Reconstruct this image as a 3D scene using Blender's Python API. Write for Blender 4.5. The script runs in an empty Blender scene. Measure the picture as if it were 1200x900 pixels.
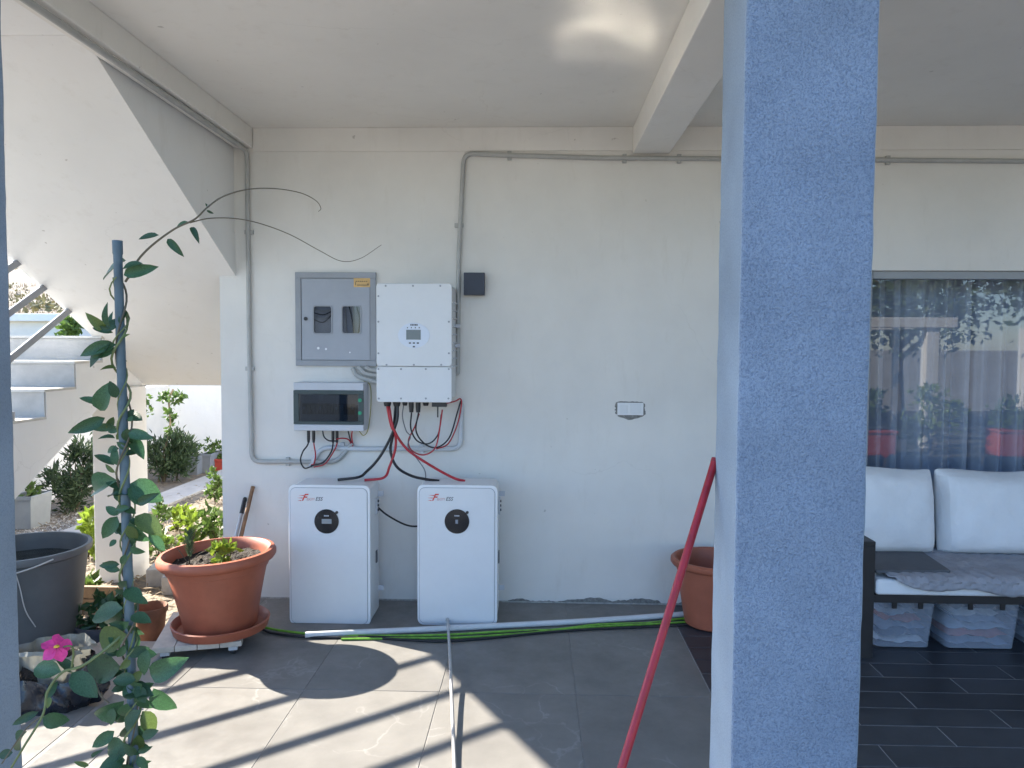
import bpy, bmesh, math, random
from mathutils import Vector, Matrix, Quaternion
R = math.radians
random.seed(7)
S = bpy.context.scene
COL = S.collection

# ------------------------------------------------------------------ camera
F = 867.0                                   # focal length in pixels of a 1200x900 frame
CAM = Vector((0, -4.35, 1.52))              # house wall is the plane y = 0
_yc = Vector((27, 43, -F)).normalized()     # where the wall's normal points in camera axes
_zc = Vector((math.sin(R(.4)), math.cos(R(.4)), 0)); _zc = (_zc - _zc.dot(_yc) * _yc).normalized()
_xc = _yc.cross(_zc)
CM = Matrix((_xc, _yc, _zc))
cam = bpy.data.cameras.new('camera'); cam.sensor_width = 36; cam.lens = F / 1200 * 36
cam.clip_start = .05; cam.clip_end = 2000
camo = bpy.data.objects.new('camera', cam); COL.objects.link(camo)
camo.matrix_world = Matrix.Translation(CAM) @ CM.to_4x4()
S.camera = camo

# ------------------------------------------------------------------ sky, sun, exposure
SUN = Vector((-1.451, .654, 1)).normalized()     # towards the sun
W = bpy.data.worlds.new('World'); S.world = W; W.use_nodes = True
wn = W.node_tree.nodes; wl = W.node_tree.links
sky = wn.new('ShaderNodeTexSky'); sky.sky_type = 'NISHITA'; sky.sun_disc = False
sky.sun_elevation = math.asin(SUN.z); sky.sun_rotation = math.atan2(SUN.x, SUN.y)
sky.air_density = 1.0; sky.dust_density = .4; sky.ozone_density = 5.0; sky.altitude = 200
wn['Background'].inputs['Strength'].default_value = .108
wl.new(sky.outputs[0], wn['Background'].inputs['Color'])
sun = bpy.data.lights.new('sun', 'SUN'); sun.energy = 5; sun.angle = R(.55); sun.color = (1, .93, .82)
suno = bpy.data.objects.new('sun', sun); COL.objects.link(suno)
suno.rotation_euler = SUN.to_track_quat('Z', 'Y').to_euler(); suno.location = (-8, 4, 9)
S.view_settings.view_transform = 'Standard'; S.view_settings.look = 'None'
S.view_settings.gamma = 1; S.view_settings.exposure = 2.3
S.cycles.use_denoising = True
S.cycles.max_bounces = 9; S.cycles.diffuse_bounces = 5; S.cycles.glossy_bounces = 4
S.cycles.transmission_bounces = 6; S.cycles.transparent_max_bounces = 16
S.cycles.sample_clamp_indirect = 0; S.cycles.blur_glossy = 0
S.cycles.use_guiding = True; S.cycles.use_surface_guiding = True; S.cycles.guiding_training_samples = 128    # finds the sunlight mirrored onto the ceiling

# ------------------------------------------------------------------ pixel helpers (1200x900 photograph)
def ray(px, py):
    return CM @ Vector(((px - 600) / F, (450 - py) / F, -1))
def onY(px, py, y):
    r = ray(px, py); return CAM + r * ((y - CAM.y) / r.y)
def onZ(px, py, z):
    r = ray(px, py); return CAM + r * ((z - CAM.z) / r.z)
def onX(px, py, x):
    r = ray(px, py); return CAM + r * ((x - CAM.x) / r.x)
def dY(d): return d - 4.35

# ------------------------------------------------------------------ materials
MATS = {}
def mat(name, col, rough=.6, var=.0, vs=6, bump=0, bs=60, metal=0, spec=.5, col2=None, bdist=.003, coat=0, detail=4, rnd=0, trans=0, sss=0):
    if name in MATS: return MATS[name]
    m = bpy.data.materials.new(name); m.use_nodes = True
    n = m.node_tree.nodes; l = m.node_tree.links; b = n['Principled BSDF']
    b.inputs['Base Color'].default_value = (*col, 1); b.inputs['Roughness'].default_value = rough
    b.inputs['Metallic'].default_value = metal; b.inputs['Specular IOR Level'].default_value = spec
    b.inputs['Coat Weight'].default_value = coat
    tc = n.new('ShaderNodeTexCoord'); out = tc.outputs['Object']
    if rnd:
        oi = n.new('ShaderNodeObjectInfo'); vm = n.new('ShaderNodeVectorMath'); vm.operation = 'MULTIPLY_ADD'
        cx = n.new('ShaderNodeCombineXYZ')
        for i in range(3): l.new(oi.outputs['Random'], cx.inputs[i])
        l.new(cx.outputs[0], vm.inputs[0]); vm.inputs[1].default_value = (37, 91, 53); l.new(out, vm.inputs[2]); out = vm.outputs[0]
    if var or col2:
        t = n.new('ShaderNodeTexNoise'); t.inputs['Scale'].default_value = vs; t.inputs['Detail'].default_value = detail; t.inputs['Roughness'].default_value = .65
        l.new(out, t.inputs['Vector'])
        r = n.new('ShaderNodeValToRGB'); l.new(t.outputs['Fac'], r.inputs[0])
        c2 = col2 or tuple(min(1, c * (1 + var)) for c in col); c1 = col if col2 else tuple(c * (1 - var) for c in col)
        r.color_ramp.elements[0].position = .32; r.color_ramp.elements[1].position = .68
        r.color_ramp.elements[0].color = (*c1, 1); r.color_ramp.elements[1].color = (*c2, 1)
        src = r.outputs[0]
        if rnd:
            hs = n.new('ShaderNodeHueSaturation'); mp = n.new('ShaderNodeMapRange')
            l.new(oi.outputs['Random'], mp.inputs[0]); mp.inputs[3].default_value = 1 - rnd; mp.inputs[4].default_value = 1 + rnd
            l.new(mp.outputs[0], hs.inputs['Value']); l.new(src, hs.inputs['Color']); src = hs.outputs[0]
        l.new(src, b.inputs['Base Color'])
        rr = n.new('ShaderNodeMapRange'); l.new(t.outputs['Fac'], rr.inputs[0]); rr.inputs[3].default_value = max(.02, rough - .08); rr.inputs[4].default_value = min(1, rough + .08)
        l.new(rr.outputs[0], b.inputs['Roughness'])
    if bump:
        t2 = n.new('ShaderNodeTexNoise'); t2.inputs['Scale'].default_value = bs; t2.inputs['Detail'].default_value = 3
        l.new(out, t2.inputs['Vector'])
        bp = n.new('ShaderNodeBump'); bp.inputs['Strength'].default_value = bump; bp.inputs['Distance'].default_value = bdist
        l.new(t2.outputs['Fac'], bp.inputs['Height']); l.new(bp.outputs[0], b.inputs['Normal'])
    if trans:
        ds = n.new('ShaderNodeBsdfTranslucent'); mx = n.new('ShaderNodeMixShader'); mx.inputs[0].default_value = trans
        if b.inputs['Base Color'].links: l.new(b.inputs['Base Color'].links[0].from_socket, ds.inputs['Color'])
        else: ds.inputs['Color'].default_value = (*col, 1)
        l.new(b.outputs[0], mx.inputs[1]); l.new(ds.outputs[0], mx.inputs[2]); l.new(mx.outputs[0], n['Material Output'].inputs['Surface'])
    MATS[name] = m; return m

def plaster(name, col, stain=.12, bump=.25, grain=220, fine=.002):
    m = mat(name, col, .85, bump=bump, bs=grain, spec=.25, bdist=fine)
    n = m.node_tree.nodes; l = m.node_tree.links; b = n['Principled BSDF']
    tc = n.new('ShaderNodeTexCoord')
    t = n.new('ShaderNodeTexNoise'); t.inputs['Scale'].default_value = 1.3; t.inputs['Detail'].default_value = 6; t.inputs['Roughness'].default_value = .6
    l.new(tc.outputs['Object'], t.inputs['Vector'])
    r = n.new('ShaderNodeValToRGB'); r.color_ramp.elements[0].position = .3; r.color_ramp.elements[1].position = .62
    r.color_ramp.elements[0].color = (*[c * (1 - stain) for c in col], 1); r.color_ramp.elements[1].color = (*col, 1)
    l.new(t.outputs['Fac'], r.inputs[0])
    # few small chips and specks
    v = n.new('ShaderNodeTexNoise'); v.inputs['Scale'].default_value = 23; v.inputs['Detail'].default_value = 2
    l.new(tc.outputs['Object'], v.inputs['Vector'])
    vr = n.new('ShaderNodeValToRGB'); vr.color_ramp.elements[0].position = .75; vr.color_ramp.elements[1].position = .78
    vr.color_ramp.elements[0].color = (0, 0, 0, 1); vr.color_ramp.elements[1].color = (.55, .55, .55, 1)
    l.new(v.outputs['Fac'], vr.inputs[0])
    mx = n.new('ShaderNodeMix'); mx.data_type = 'RGBA'; l.new(vr.outputs[0], mx.inputs[0]); l.new(r.outputs[0], mx.inputs[6])
    mx.inputs[7].default_value = (col[0] * .45, col[1] * .43, col[2] * .4, 1)
    # hairline cracks and long brownish rub marks with a shape of their own
    ck = n.new('ShaderNodeTexVoronoi'); ck.feature = 'DISTANCE_TO_EDGE'; ck.inputs['Scale'].default_value = .9
    wv = n.new('ShaderNodeVectorMath'); wv.operation = 'MULTIPLY_ADD'; wv.inputs[1].default_value = (.5, .5, .5); l.new(t.outputs['Color'], wv.inputs[0]); l.new(tc.outputs['Object'], wv.inputs[2]); l.new(wv.outputs[0], ck.inputs['Vector'])
    cr_ = n.new('ShaderNodeMapRange'); cr_.inputs[1].default_value = 0; cr_.inputs[2].default_value = .0035; cr_.inputs[3].default_value = .16; cr_.inputs[4].default_value = 0; l.new(ck.outputs['Distance'], cr_.inputs[0])
    cm = n.new('ShaderNodeTexNoise'); cm.inputs['Scale'].default_value = .8; l.new(tc.outputs['Object'], cm.inputs['Vector'])
    cg = n.new('ShaderNodeMapRange'); cg.inputs[1].default_value = .5; cg.inputs[2].default_value = .62; l.new(cm.outputs['Fac'], cg.inputs[0])
    cf = n.new('ShaderNodeMath'); cf.operation = 'MULTIPLY'; l.new(cr_.outputs[0], cf.inputs[0]); l.new(cg.outputs[0], cf.inputs[1])
    mp2 = n.new('ShaderNodeMapping'); mp2.inputs['Scale'].default_value = (5, 5, 1.2); l.new(tc.outputs['Object'], mp2.inputs['Vector'])
    dm = n.new('ShaderNodeTexNoise'); dm.inputs['Scale'].default_value = 2.2; dm.inputs['Detail'].default_value = 8; dm.inputs['Roughness'].default_value = .7; l.new(mp2.outputs[0], dm.inputs['Vector'])
    dr_ = n.new('ShaderNodeMapRange'); dr_.inputs[1].default_value = .56; dr_.inputs[2].default_value = .80; dr_.inputs[3].default_value = 0; dr_.inputs[4].default_value = .30; l.new(dm.outputs['Fac'], dr_.inputs[0])
    m3 = n.new('ShaderNodeMix'); m3.data_type = 'RGBA'; l.new(dr_.outputs[0], m3.inputs[0]); l.new(mx.outputs[2], m3.inputs[6]); m3.inputs[7].default_value = (col[0] * .72, col[1] * .68, col[2] * .62, 1)
    m4 = n.new('ShaderNodeMix'); m4.data_type = 'RGBA'; l.new(cf.outputs[0], m4.inputs[0]); l.new(m3.outputs[2], m4.inputs[6]); m4.inputs[7].default_value = (col[0] * .4, col[1] * .38, col[2] * .35, 1)
    l.new(m4.outputs[2], b.inputs['Base Color'])
    # long trowel waves
    bp = b.inputs['Normal'].links[0].from_node
    w = n.new('ShaderNodeTexNoise'); w.inputs['Scale'].default_value = 5; w.inputs['Detail'].default_value = 2
    l.new(tc.outputs['Object'], w.inputs['Vector'])
    b2 = n.new('ShaderNodeBump'); b2.inputs['Strength'].default_value = .35; b2.inputs['Distance'].default_value = .012
    l.new(w.outputs['Fac'], b2.inputs['Height']); l.new(b2.outputs[0], bp.inputs['Normal'])
    return m

def stucco(name, c1, c2, scale, strength, dist):
    m = mat(name, c1, .9, spec=.2)
    n = m.node_tree.nodes; l = m.node_tree.links; b = n['Principled BSDF']
    tc = n.new('ShaderNodeTexCoord')
    v = n.new('ShaderNodeTexNoise'); v.inputs['Scale'].default_value = scale; v.inputs['Detail'].default_value = 2.5; v.inputs['Roughness'].default_value = .55
    v.inputs['Distortion'].default_value = .6
    l.new(tc.outputs['Object'], v.inputs['Vector'])
    big = n.new('ShaderNodeTexNoise'); big.inputs['Scale'].default_value = 2.6; big.inputs['Detail'].default_value = 5
    l.new(tc.outputs['Object'], big.inputs['Vector'])
    r = n.new('ShaderNodeValToRGB'); r.color_ramp.elements[0].position = .33; r.color_ramp.elements[1].position = .55
    r.color_ramp.elements[0].color = (*c2, 1); r.color_ramp.elements[1].color = (*c1, 1)
    l.new(v.outputs['Fac'], r.inputs[0])
    hs = n.new('ShaderNodeHueSaturation'); mr = n.new('ShaderNodeMapRange'); mr.inputs[1].default_value = .3; mr.inputs[2].default_value = .7
    mr.inputs[3].default_value = .84; mr.inputs[4].default_value = 1.1
    l.new(big.outputs['Fac'], mr.inputs[0]); l.new(mr.outputs[0], hs.inputs['Value']); l.new(r.outputs[0], hs.inputs['Color'])
    l.new(hs.outputs[0], b.inputs['Base Color'])
    bp = n.new('ShaderNodeBump'); bp.inputs['Strength'].default_value = strength; bp.inputs['Distance'].default_value = dist
    l.new(v.outputs['Fac'], bp.inputs['Height']); l.new(bp.outputs[0], b.inputs['Normal'])
    return m

def marble(name, base, vein, rough):
    m = mat(name, base, rough, spec=.4)
    n = m.node_tree.nodes; l = m.node_tree.links; b = n['Principled BSDF']
    tc = n.new('ShaderNodeTexCoord'); oi = n.new('ShaderNodeObjectInfo'); cx = n.new('ShaderNodeCombineXYZ')
    for i in range(3): l.new(oi.outputs['Random'], cx.inputs[i])
    vm = n.new('ShaderNodeVectorMath'); vm.operation = 'MULTIPLY_ADD'; vm.inputs[1].default_value = (31, 77, 13)
    l.new(cx.outputs[0], vm.inputs[0]); l.new(tc.outputs['Object'], vm.inputs[2])
    nz = n.new('ShaderNodeTexNoise'); nz.inputs['Scale'].default_value = 3; nz.inputs['Detail'].default_value = 6; nz.inputs['Roughness'].default_value = .6
    l.new(vm.outputs[0], nz.inputs['Vector'])
    r0 = n.new('ShaderNodeValToRGB'); r0.color_ramp.elements[0].position = .3; r0.color_ramp.elements[1].position = .7
    r0.color_ramp.elements[0].color = (*[c * .84 for c in base], 1); r0.color_ramp.elements[1].color = (*[c * 1.15 for c in base], 1)
    l.new(nz.outputs['Fac'], r0.inputs[0])
    wp = n.new('ShaderNodeTexNoise'); wp.inputs['Scale'].default_value = 2.5; wp.inputs['Detail'].default_value = 5
    l.new(vm.outputs[0], wp.inputs['Vector'])
    ad = n.new('ShaderNodeVectorMath'); ad.operation = 'MULTIPLY_ADD'; ad.inputs[1].default_value = (.55, .55, .55)
    l.new(wp.outputs['Color'], ad.inputs[0]); l.new(vm.outputs[0], ad.inputs[2])
    vo = n.new('ShaderNodeTexVoronoi'); vo.feature = 'DISTANCE_TO_EDGE'; vo.inputs['Scale'].default_value = 2.6
    l.new(ad.outputs[0], vo.inputs['Vector'])
    r1 = n.new('ShaderNodeValToRGB'); r1.color_ramp.elements[0].position = 0; r1.color_ramp.elements[1].position = .018
    r1.color_ramp.elements[0].color = (1, 1, 1, 1); r1.color_ramp.elements[1].color = (0, 0, 0, 1)
    l.new(vo.outputs['Distance'], r1.inputs[0])
    mk = n.new('ShaderNodeMath'); mk.operation = 'MULTIPLY'
    r2 = n.new('ShaderNodeMapRange'); r2.inputs[1].default_value = .48; r2.inputs[2].default_value = .66; r2.inputs[4].default_value = .55
    l.new(nz.outputs['Fac'], r2.inputs[0]); l.new(r1.outputs[0], mk.inputs[0]); l.new(r2.outputs[0], mk.inputs[1])
    mx = n.new('ShaderNodeMix'); mx.data_type = 'RGBA'; l.new(mk.outputs[0], mx.inputs[0]); l.new(r0.outputs[0], mx.inputs[6]); mx.inputs[7].default_value = (*vein, 1)
    # dust and scuffs
    du = n.new('ShaderNodeTexNoise'); du.inputs['Scale'].default_value = 9; du.inputs['Detail'].default_value = 8; du.inputs['Roughness'].default_value = .75
    l.new(vm.outputs[0], du.inputs['Vector'])
    rd = n.new('ShaderNodeMapRange'); rd.inputs[1].default_value = .35; rd.inputs[2].default_value = .75; rd.inputs[3].default_value = rough - .1; rd.inputs[4].default_value = rough + .22
    l.new(du.outputs['Fac'], rd.inputs[0]); l.new(rd.outputs[0], b.inputs['Roughness'])
    l.new(mx.outputs[2], b.inputs['Base Color'])
    return m

def glassmat(name, tint=(.9, .95, .95), rough=.01, ior=1.5, fmin=.0):
    m = bpy.data.materials.new(name); m.use_nodes = True; n = m.node_tree.nodes; l = m.node_tree.links
    n.remove(n['Principled BSDF'])
    g = n.new('ShaderNodeBsdfGlossy'); g.inputs['Roughness'].default_value = rough
    t = n.new('ShaderNodeBsdfTransparent'); t.inputs['Color'].default_value = (*tint, 1)
    fr = n.new('ShaderNodeLayerWeight'); fr.inputs['Blend'].default_value = .5          # Schlick, the same from both sides
    pw = n.new('ShaderNodeMath'); pw.operation = 'POWER'; pw.inputs[1].default_value = 5; l.new(fr.outputs['Facing'], pw.inputs[0])
    mp = n.new('ShaderNodeMapRange'); mp.inputs[3].default_value = ((ior - 1) / (ior + 1)) ** 2 + fmin; mp.inputs[4].default_value = 1
    mx = n.new('ShaderNodeMixShader'); l.new(pw.outputs[0], mp.inputs[0]); l.new(mp.outputs[0], mx.inputs[0])
    l.new(t.outputs[0], mx.inputs[1]); l.new(g.outputs[0], mx.inputs[2]); l.new(mx.outputs[0], n['Material Output'].inputs['Surface'])
    return m

# ------------------------------------------------------------------ mesh helpers
class MB:
    def __init__(s): s.v = []; s.f = []
    def add(s, vs, fs):
        o = len(s.v); s.v += [tuple(p) for p in vs]; s.f += [tuple(i + o for i in f) for f in fs]; return s
    def box(s, x0, x1, y0, y1, z0, z1):
        return s.add([(x0, y0, z0), (x1, y0, z0), (x1, y1, z0), (x0, y1, z0), (x0, y0, z1), (x1, y0, z1), (x1, y1, z1), (x0, y1, z1)],
                     [(3, 2, 1, 0), (4, 5, 6, 7), (0, 1, 5, 4), (1, 2, 6, 5), (2, 3, 7, 6), (3, 0, 4, 7)])
    def obox(s, c, sz, q):
        h = Vector(sz) / 2; c = Vector(c); m = q.to_matrix() if isinstance(q, Quaternion) else q
        vs = [c + m @ Vector((h.x * a, h.y * b, h.z * d)) for d in (-1, 1) for a, b in ((-1, -1), (1, -1), (1, 1), (-1, 1))]
        return s.add(vs, [(3, 2, 1, 0), (4, 5, 6, 7), (0, 1, 5, 4), (1, 2, 6, 5), (2, 3, 7, 6), (3, 0, 4, 7)])
    def tube(s, pts, r, n=8, cap=True):
        pts = [Vector(p) for p in pts]; rs = r if isinstance(r, (list, tuple)) else [r] * len(pts)
        t0 = (pts[1] - pts[0]).normalized()
        u = t0.cross(Vector((0, 0, 1)) if abs(t0.z) < .9 else Vector((1, 0, 0))).normalized()
        vs = []; 
        for i, p in enumerate(pts):
            a = pts[max(0, i - 1)]; b = pts[min(len(pts) - 1, i + 1)]; t = (b - a).normalized()
            u = (u - u.dot(t) * t).normalized(); w = t.cross(u)
            for k in range(n):
                an = 2 * math.pi * k / n; vs.append(p + (u * math.cos(an) + w * math.sin(an)) * rs[i])
        fs = [(i * n + k, i * n + (k + 1) % n, (i + 1) * n + (k + 1) % n, (i + 1) * n + k) for i in range(len(pts) - 1) for k in range(n)]
        if cap: fs += [tuple(range(n - 1, -1, -1)), tuple((len(pts) - 1) * n + k for k in range(n))]
        return s.add(vs, fs)
    def lathe(s, prof, c=(0, 0, 0), n=40, sx=1, sy=1, tilt=None):
        c = Vector(c); vs = []
        for r, z in prof:
            for k in range(n):
                a = 2 * math.pi * k / n; p = Vector((r * sx * math.cos(a), r * sy * math.sin(a), z))
                if tilt: p = tilt @ p
                vs.append(c + p)
        fs = [(i * n + k, i * n + (k + 1) % n, (i + 1) * n + (k + 1) % n, (i + 1) * n + k) for i in range(len(prof) - 1) for k in range(n)]
        if prof[0][0] > 1e-4: fs.append(tuple(range(n - 1, -1, -1)))
        if prof[-1][0] > 1e-4: fs.append(tuple((len(prof) - 1) * n + k for k in range(n)))
        return s.add(vs, fs)
    def prismY(s, out, y0, y1):                       # outline of (x, z) pushed along y
        n = len(out)
        return s.add([(x, y0, z) for x, z in out] + [(x, y1, z) for x, z in out],
                     [tuple(range(n)), tuple(range(2 * n - 1, n - 1, -1))] + [(i, i + n, (i + 1) % n + n, (i + 1) % n) for i in range(n)])
    def prismX(s, out, x0, x1):                       # outline of (y, z) pushed along x
        n = len(out)
        return s.add([(x0, y, z) for y, z in out] + [(x1, y, z) for y, z in out],
                     [tuple(range(n - 1, -1, -1)), tuple(range(n, 2 * n))] + [(i, (i + 1) % n, (i + 1) % n + n, i + n) for i in range(n)])
    def prismZ(s, out, z0, z1):
        n = len(out)
        return s.add([(x, y, z0) for x, y in out] + [(x, y, z1) for x, y in out],
                     [tuple(range(n - 1, -1, -1)), tuple(range(n, 2 * n))] + [(i, (i + 1) % n, (i + 1) % n + n, i + n) for i in range(n)])
    def mesh(s, name, m):
        me = bpy.data.meshes.new(name); me.from_pydata(s.v, [], s.f); me.update()
        if m: me.materials.append(m)
        return me
    def build(s, name, m, parent=None, smooth=False, bevel=0, seg=2):
        me = s.mesh(name, m)
        bm = bmesh.new(); bm.from_mesh(me); bmesh.ops.recalc_face_normals(bm, faces=bm.faces); bm.to_mesh(me); bm.free()
        o = bpy.data.objects.new(name, me); COL.objects.link(o)
        finish(o, parent, smooth, bevel, seg); return o
def finish(o, parent=None, smooth=False, bevel=0, seg=2):
    me = o.data
    if smooth or bevel:
        me.polygons.foreach_set('use_smooth', [True] * len(me.polygons))
        if not bevel: me.set_sharp_from_angle(angle=R(38))
    if bevel:
        b = o.modifiers.new('bevel', 'BEVEL'); b.width = bevel; b.segments = seg; b.limit_method = 'ANGLE'; b.angle_limit = R(40); b.harden_normals = True
    if parent is not None: attach(o, parent)
def attach(o, parent):
    o.parent = parent
    if parent.type == 'EMPTY': o.matrix_parent_inverse = parent.matrix_basis.inverted()
def thing(name, label, cat, loc=(0, 0, 0), group=None):
    e = bpy.data.objects.new(name, None); COL.objects.link(e); e.location = loc; e.empty_display_size = .1
    return tag(e, label, cat, group)
def tag(o, label=None, cat=None, group=None, kind=None):
    if label: o['label'] = label
    if cat: o['category'] = cat
    if group: o['group'] = group
    if kind: o['kind'] = kind
    return o
def copy_tree(o, off=None, parent=None):
    c = o.copy(); COL.objects.link(c); c.parent = parent
    if off is not None: c.location = o.location + Vector(off)
    for ch in o.children: copy_tree(ch, None, c)
    return c
def rrect(x0, x1, z0, z1, r, n=5):
    out = []
    for cx, cz, a0 in ((x1 - r, z1 - r, 0), (x0 + r, z1 - r, 90), (x0 + r, z0 + r, 180), (x1 - r, z0 + r, 270)):
        for k in range(n + 1):
            a = R(a0 + 90 * k / n); out.append((cx + r * math.cos(a), cz + r * math.sin(a)))
    return out
def spline(pts, n=6):
    P = [Vector(p) for p in pts]; P = [2 * P[0] - P[1]] + P + [2 * P[-1] - P[-2]]; out = []
    for i in range(1, len(P) - 2):
        a, b, c, d = P[i - 1:i + 3]
        for k in range(n):
            t = k / n
            out.append(.5 * ((2 * b) + (c - a) * t + (2 * a - 5 * b + 4 * c - d) * t * t + (3 * b - a - 3 * c + d) * t ** 3))
    out.append(P[-2]); return out
def rounded(pts, r, n=5):                    # polyline with rounded corners
    P = [Vector(p) for p in pts]; out = [P[0]]
    for i in range(1, len(P) - 1):
        a = (P[i - 1] - P[i]); b = (P[i + 1] - P[i]); q = min(r, a.length * .45, b.length * .45)
        p0 = P[i] + a.normalized() * q; p1 = P[i] + b.normalized() * q
        for k in range(n + 1):
            t = k / n; out.append(p0 * (1 - t) ** 2 + P[i] * 2 * t * (1 - t) + p1 * t * t)
    out.append(P[-1]); return out
def text(name, s, size, x, y, z, m, parent, shear=0, bold=0, sx=1):
    cu = bpy.data.curves.new(name, 'FONT'); cu.body = s; cu.size = size; cu.shear = shear; cu.offset = bold; cu.extrude = .0006; cu.resolution_u = 3
    t = bpy.data.objects.new(name + '_t', cu); COL.objects.link(t)
    bpy.context.view_layer.update()
    me = bpy.data.meshes.new_from_object(t.evaluated_get(bpy.context.evaluated_depsgraph_get()))
    bpy.data.objects.remove(t)
    me.transform(Matrix.Translation((x, y, z)) @ Matrix.Rotation(R(90), 4, 'X') @ Matrix.Diagonal((sx, 1, 1, 1)))
    me.materials.clear(); me.materials.append(m)
    o = bpy.data.objects.new(name, me); COL.objects.link(o); attach(o, parent); return o

# ------------------------------------------------------------------ palette
M_wall = plaster('wall_plaster', (.76, .735, .69))
M_ceil = plaster('ceiling_plaster', (.80, .775, .725), .08, .12)
M_stairp = plaster('stair_plaster', (.85, .845, .825), .06, .15)
M_conc = mat('grey_concrete', (.42, .41, .39), .85, .16, 5, .4, 90, bdist=.003)
M_colf = stucco('blue_stucco', (.275, .342, .44), (.175, .226, .31), 190, 1.0, .009)
M_cols = stucco('grey_stucco', (.29, .35, .42), (.24, .29, .35), 230, .35, .003)
M_tile = marble('grey_marble_tile', (.185, .176, .162), (.36, .35, .33), .42)
M_grout = mat('grout', (.25, .24, .225), .9, .2, 20)
M_plank = mat('dark_plank_tile', (.042, .044, .05), .40, .25, 9, .08, 60, rnd=.18)
M_plgrout = mat('plank_grout', (.30, .30, .295), .9, .2, 20)
M_steel = mat('grey_paint_steel', (.29, .305, .33), .45, .07, 8, .05, 200)
M_steel2 = mat('grey_door_paint', (.34, .36, .40), .42, .05, 6, .05, 180)
M_white = mat('white_powder_coat', (.70, .71, .72), .42, .02, 7, .06, 600)
M_white2 = mat('white_trim', (.75, .76, .77), .38, .02, 5)
M_shell = mat('grey_enclosure', (.52, .54, .58), .5, .03, 7)
M_black = mat('black_plastic', (.02, .021, .024), .38, .2, 30)
M_gloss = mat('gloss_black', (.012, .012, .014), .12)
M_dgrey = mat('dark_grey_plastic', (.075, .08, .095), .45, .1, 10)
M_pipe = mat('grey_pvc_conduit', (.40, .40, .385), .5, .08, 14)
M_pipe2 = mat('pale_pvc_conduit', (.56, .58, .60), .5, .06, 14)
M_red = mat('red_cable', (.42, .02, .03), .4, .1, 20)
M_blk = mat('black_cable', (.010, .010, .013), .42, .1, 20)
M_grn = mat('green_yellow_cable', (.16, .36, .035), .45, .3, 30)
M_gwire = mat('grey_wire', (.18, .18, .19), .5)
M_earth = mat('olive_wire', (.30, .27, .06), .5)
M_terra = mat('terracotta_plastic', (.34, .098, .052), .5, .2, 4, .08, 120, detail=9)
M_soil = mat('dark_soil', (.022, .015, .010), .95, .5, 30, 1, 60, bdist=.02)
M_wood = mat('pale_board', (.50, .45, .38), .7, .15, 12, .3, 80)
M_wood2 = mat('weathered_wood', (.26, .18, .11), .75, .3, 14, .4, 60)
M_stick = mat('brown_stick', (.22, .12, .06), .7, .35, 20, .4, 60)
M_redp = mat('red_gloss_tube', (.35, .013, .022), .36, .22, 14, .1, 90, detail=9)
M_rod = mat('grey_metal_rod', (.46, .45, .44), .4, .1, 30, metal=.35)
M_tub = mat('grey_rubber_tub', (.105, .115, .12), .55, .12, 5, .1, 60)
M_water = None
M_glass = glassmat('window_glass', (.93, .95, .96), .004, 1.5, .03)
M_lens = glassmat('meter_window', (.72, .73, .75), .05, 1.5)
M_smoke = glassmat('smoked_lid', (.30, .36, .42), .03, 1.5, .01)
M_alu = mat('grey_window_frame', (.33, .35, .37), .45, .04)
M_curt = mat('grey_blue_curtain', (.40, .45, .55), .9, .08, 5, .3, 400, trans=.15)
M_room = mat('room_paint', (.35, .34, .33), .9)
M_cush = mat('white_cushion', (.72, .735, .75), .9, .05, 4, .55, 16, bdist=.012)
M_quilt = mat('grey_quilt', (.30, .30, .325), .95, .12, 9, .8, 40, bdist=.006)
M_mat = mat('dark_grey_mat', (.10, .105, .115), .85, .1, 20, .3, 300)
M_bframe = mat('black_sofa_frame', (.014, .014, .016), .5, .2, 20)
M_leaf = mat('vine_leaf', (.045, .108, .045), .38, .35, 25, .3, 60, trans=.3, rnd=.3)
M_leafb = mat('young_leaf', (.11, .16, .04), .4, .25, 25, trans=.3, rnd=.2)
M_stem = mat('vine_stem', (.14, .17, .06), .6, .2, 30)
M_brstem = mat('brown_vine_stem', (.11, .09, .055), .7, .2, 30)
M_lime = mat('lime_leaf', (.19, .27, .03), .5, .25, 20, trans=.35)
M_green = mat('garden_leaf', (.09, .155, .03), .5, .35, 12, trans=.3)
M_dgreen = mat('conifer_leaf', (.05, .085, .035), .6, .35, 9, trans=.2)
M_tree = mat('tree_leaf', (.07, .11, .035), .55, .4, 5, trans=.25)
M_drystraw = mat('dry_straw', (.29, .225, .145), .85, .3, 9, trans=.15)
M_pink = mat('pink_petal', (.78, .06, .28), .5, .15, 40, trans=.3)
M_yel = mat('yellow_throat', (.75, .42, .04), .6)
M_blockc = mat('concrete_block', (.40, .40, .39), .9, .14, 12, .4, 90)
M_pole = mat('blue_grey_pole', (.085, .13, .155), .5, .15, 12)

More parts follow.
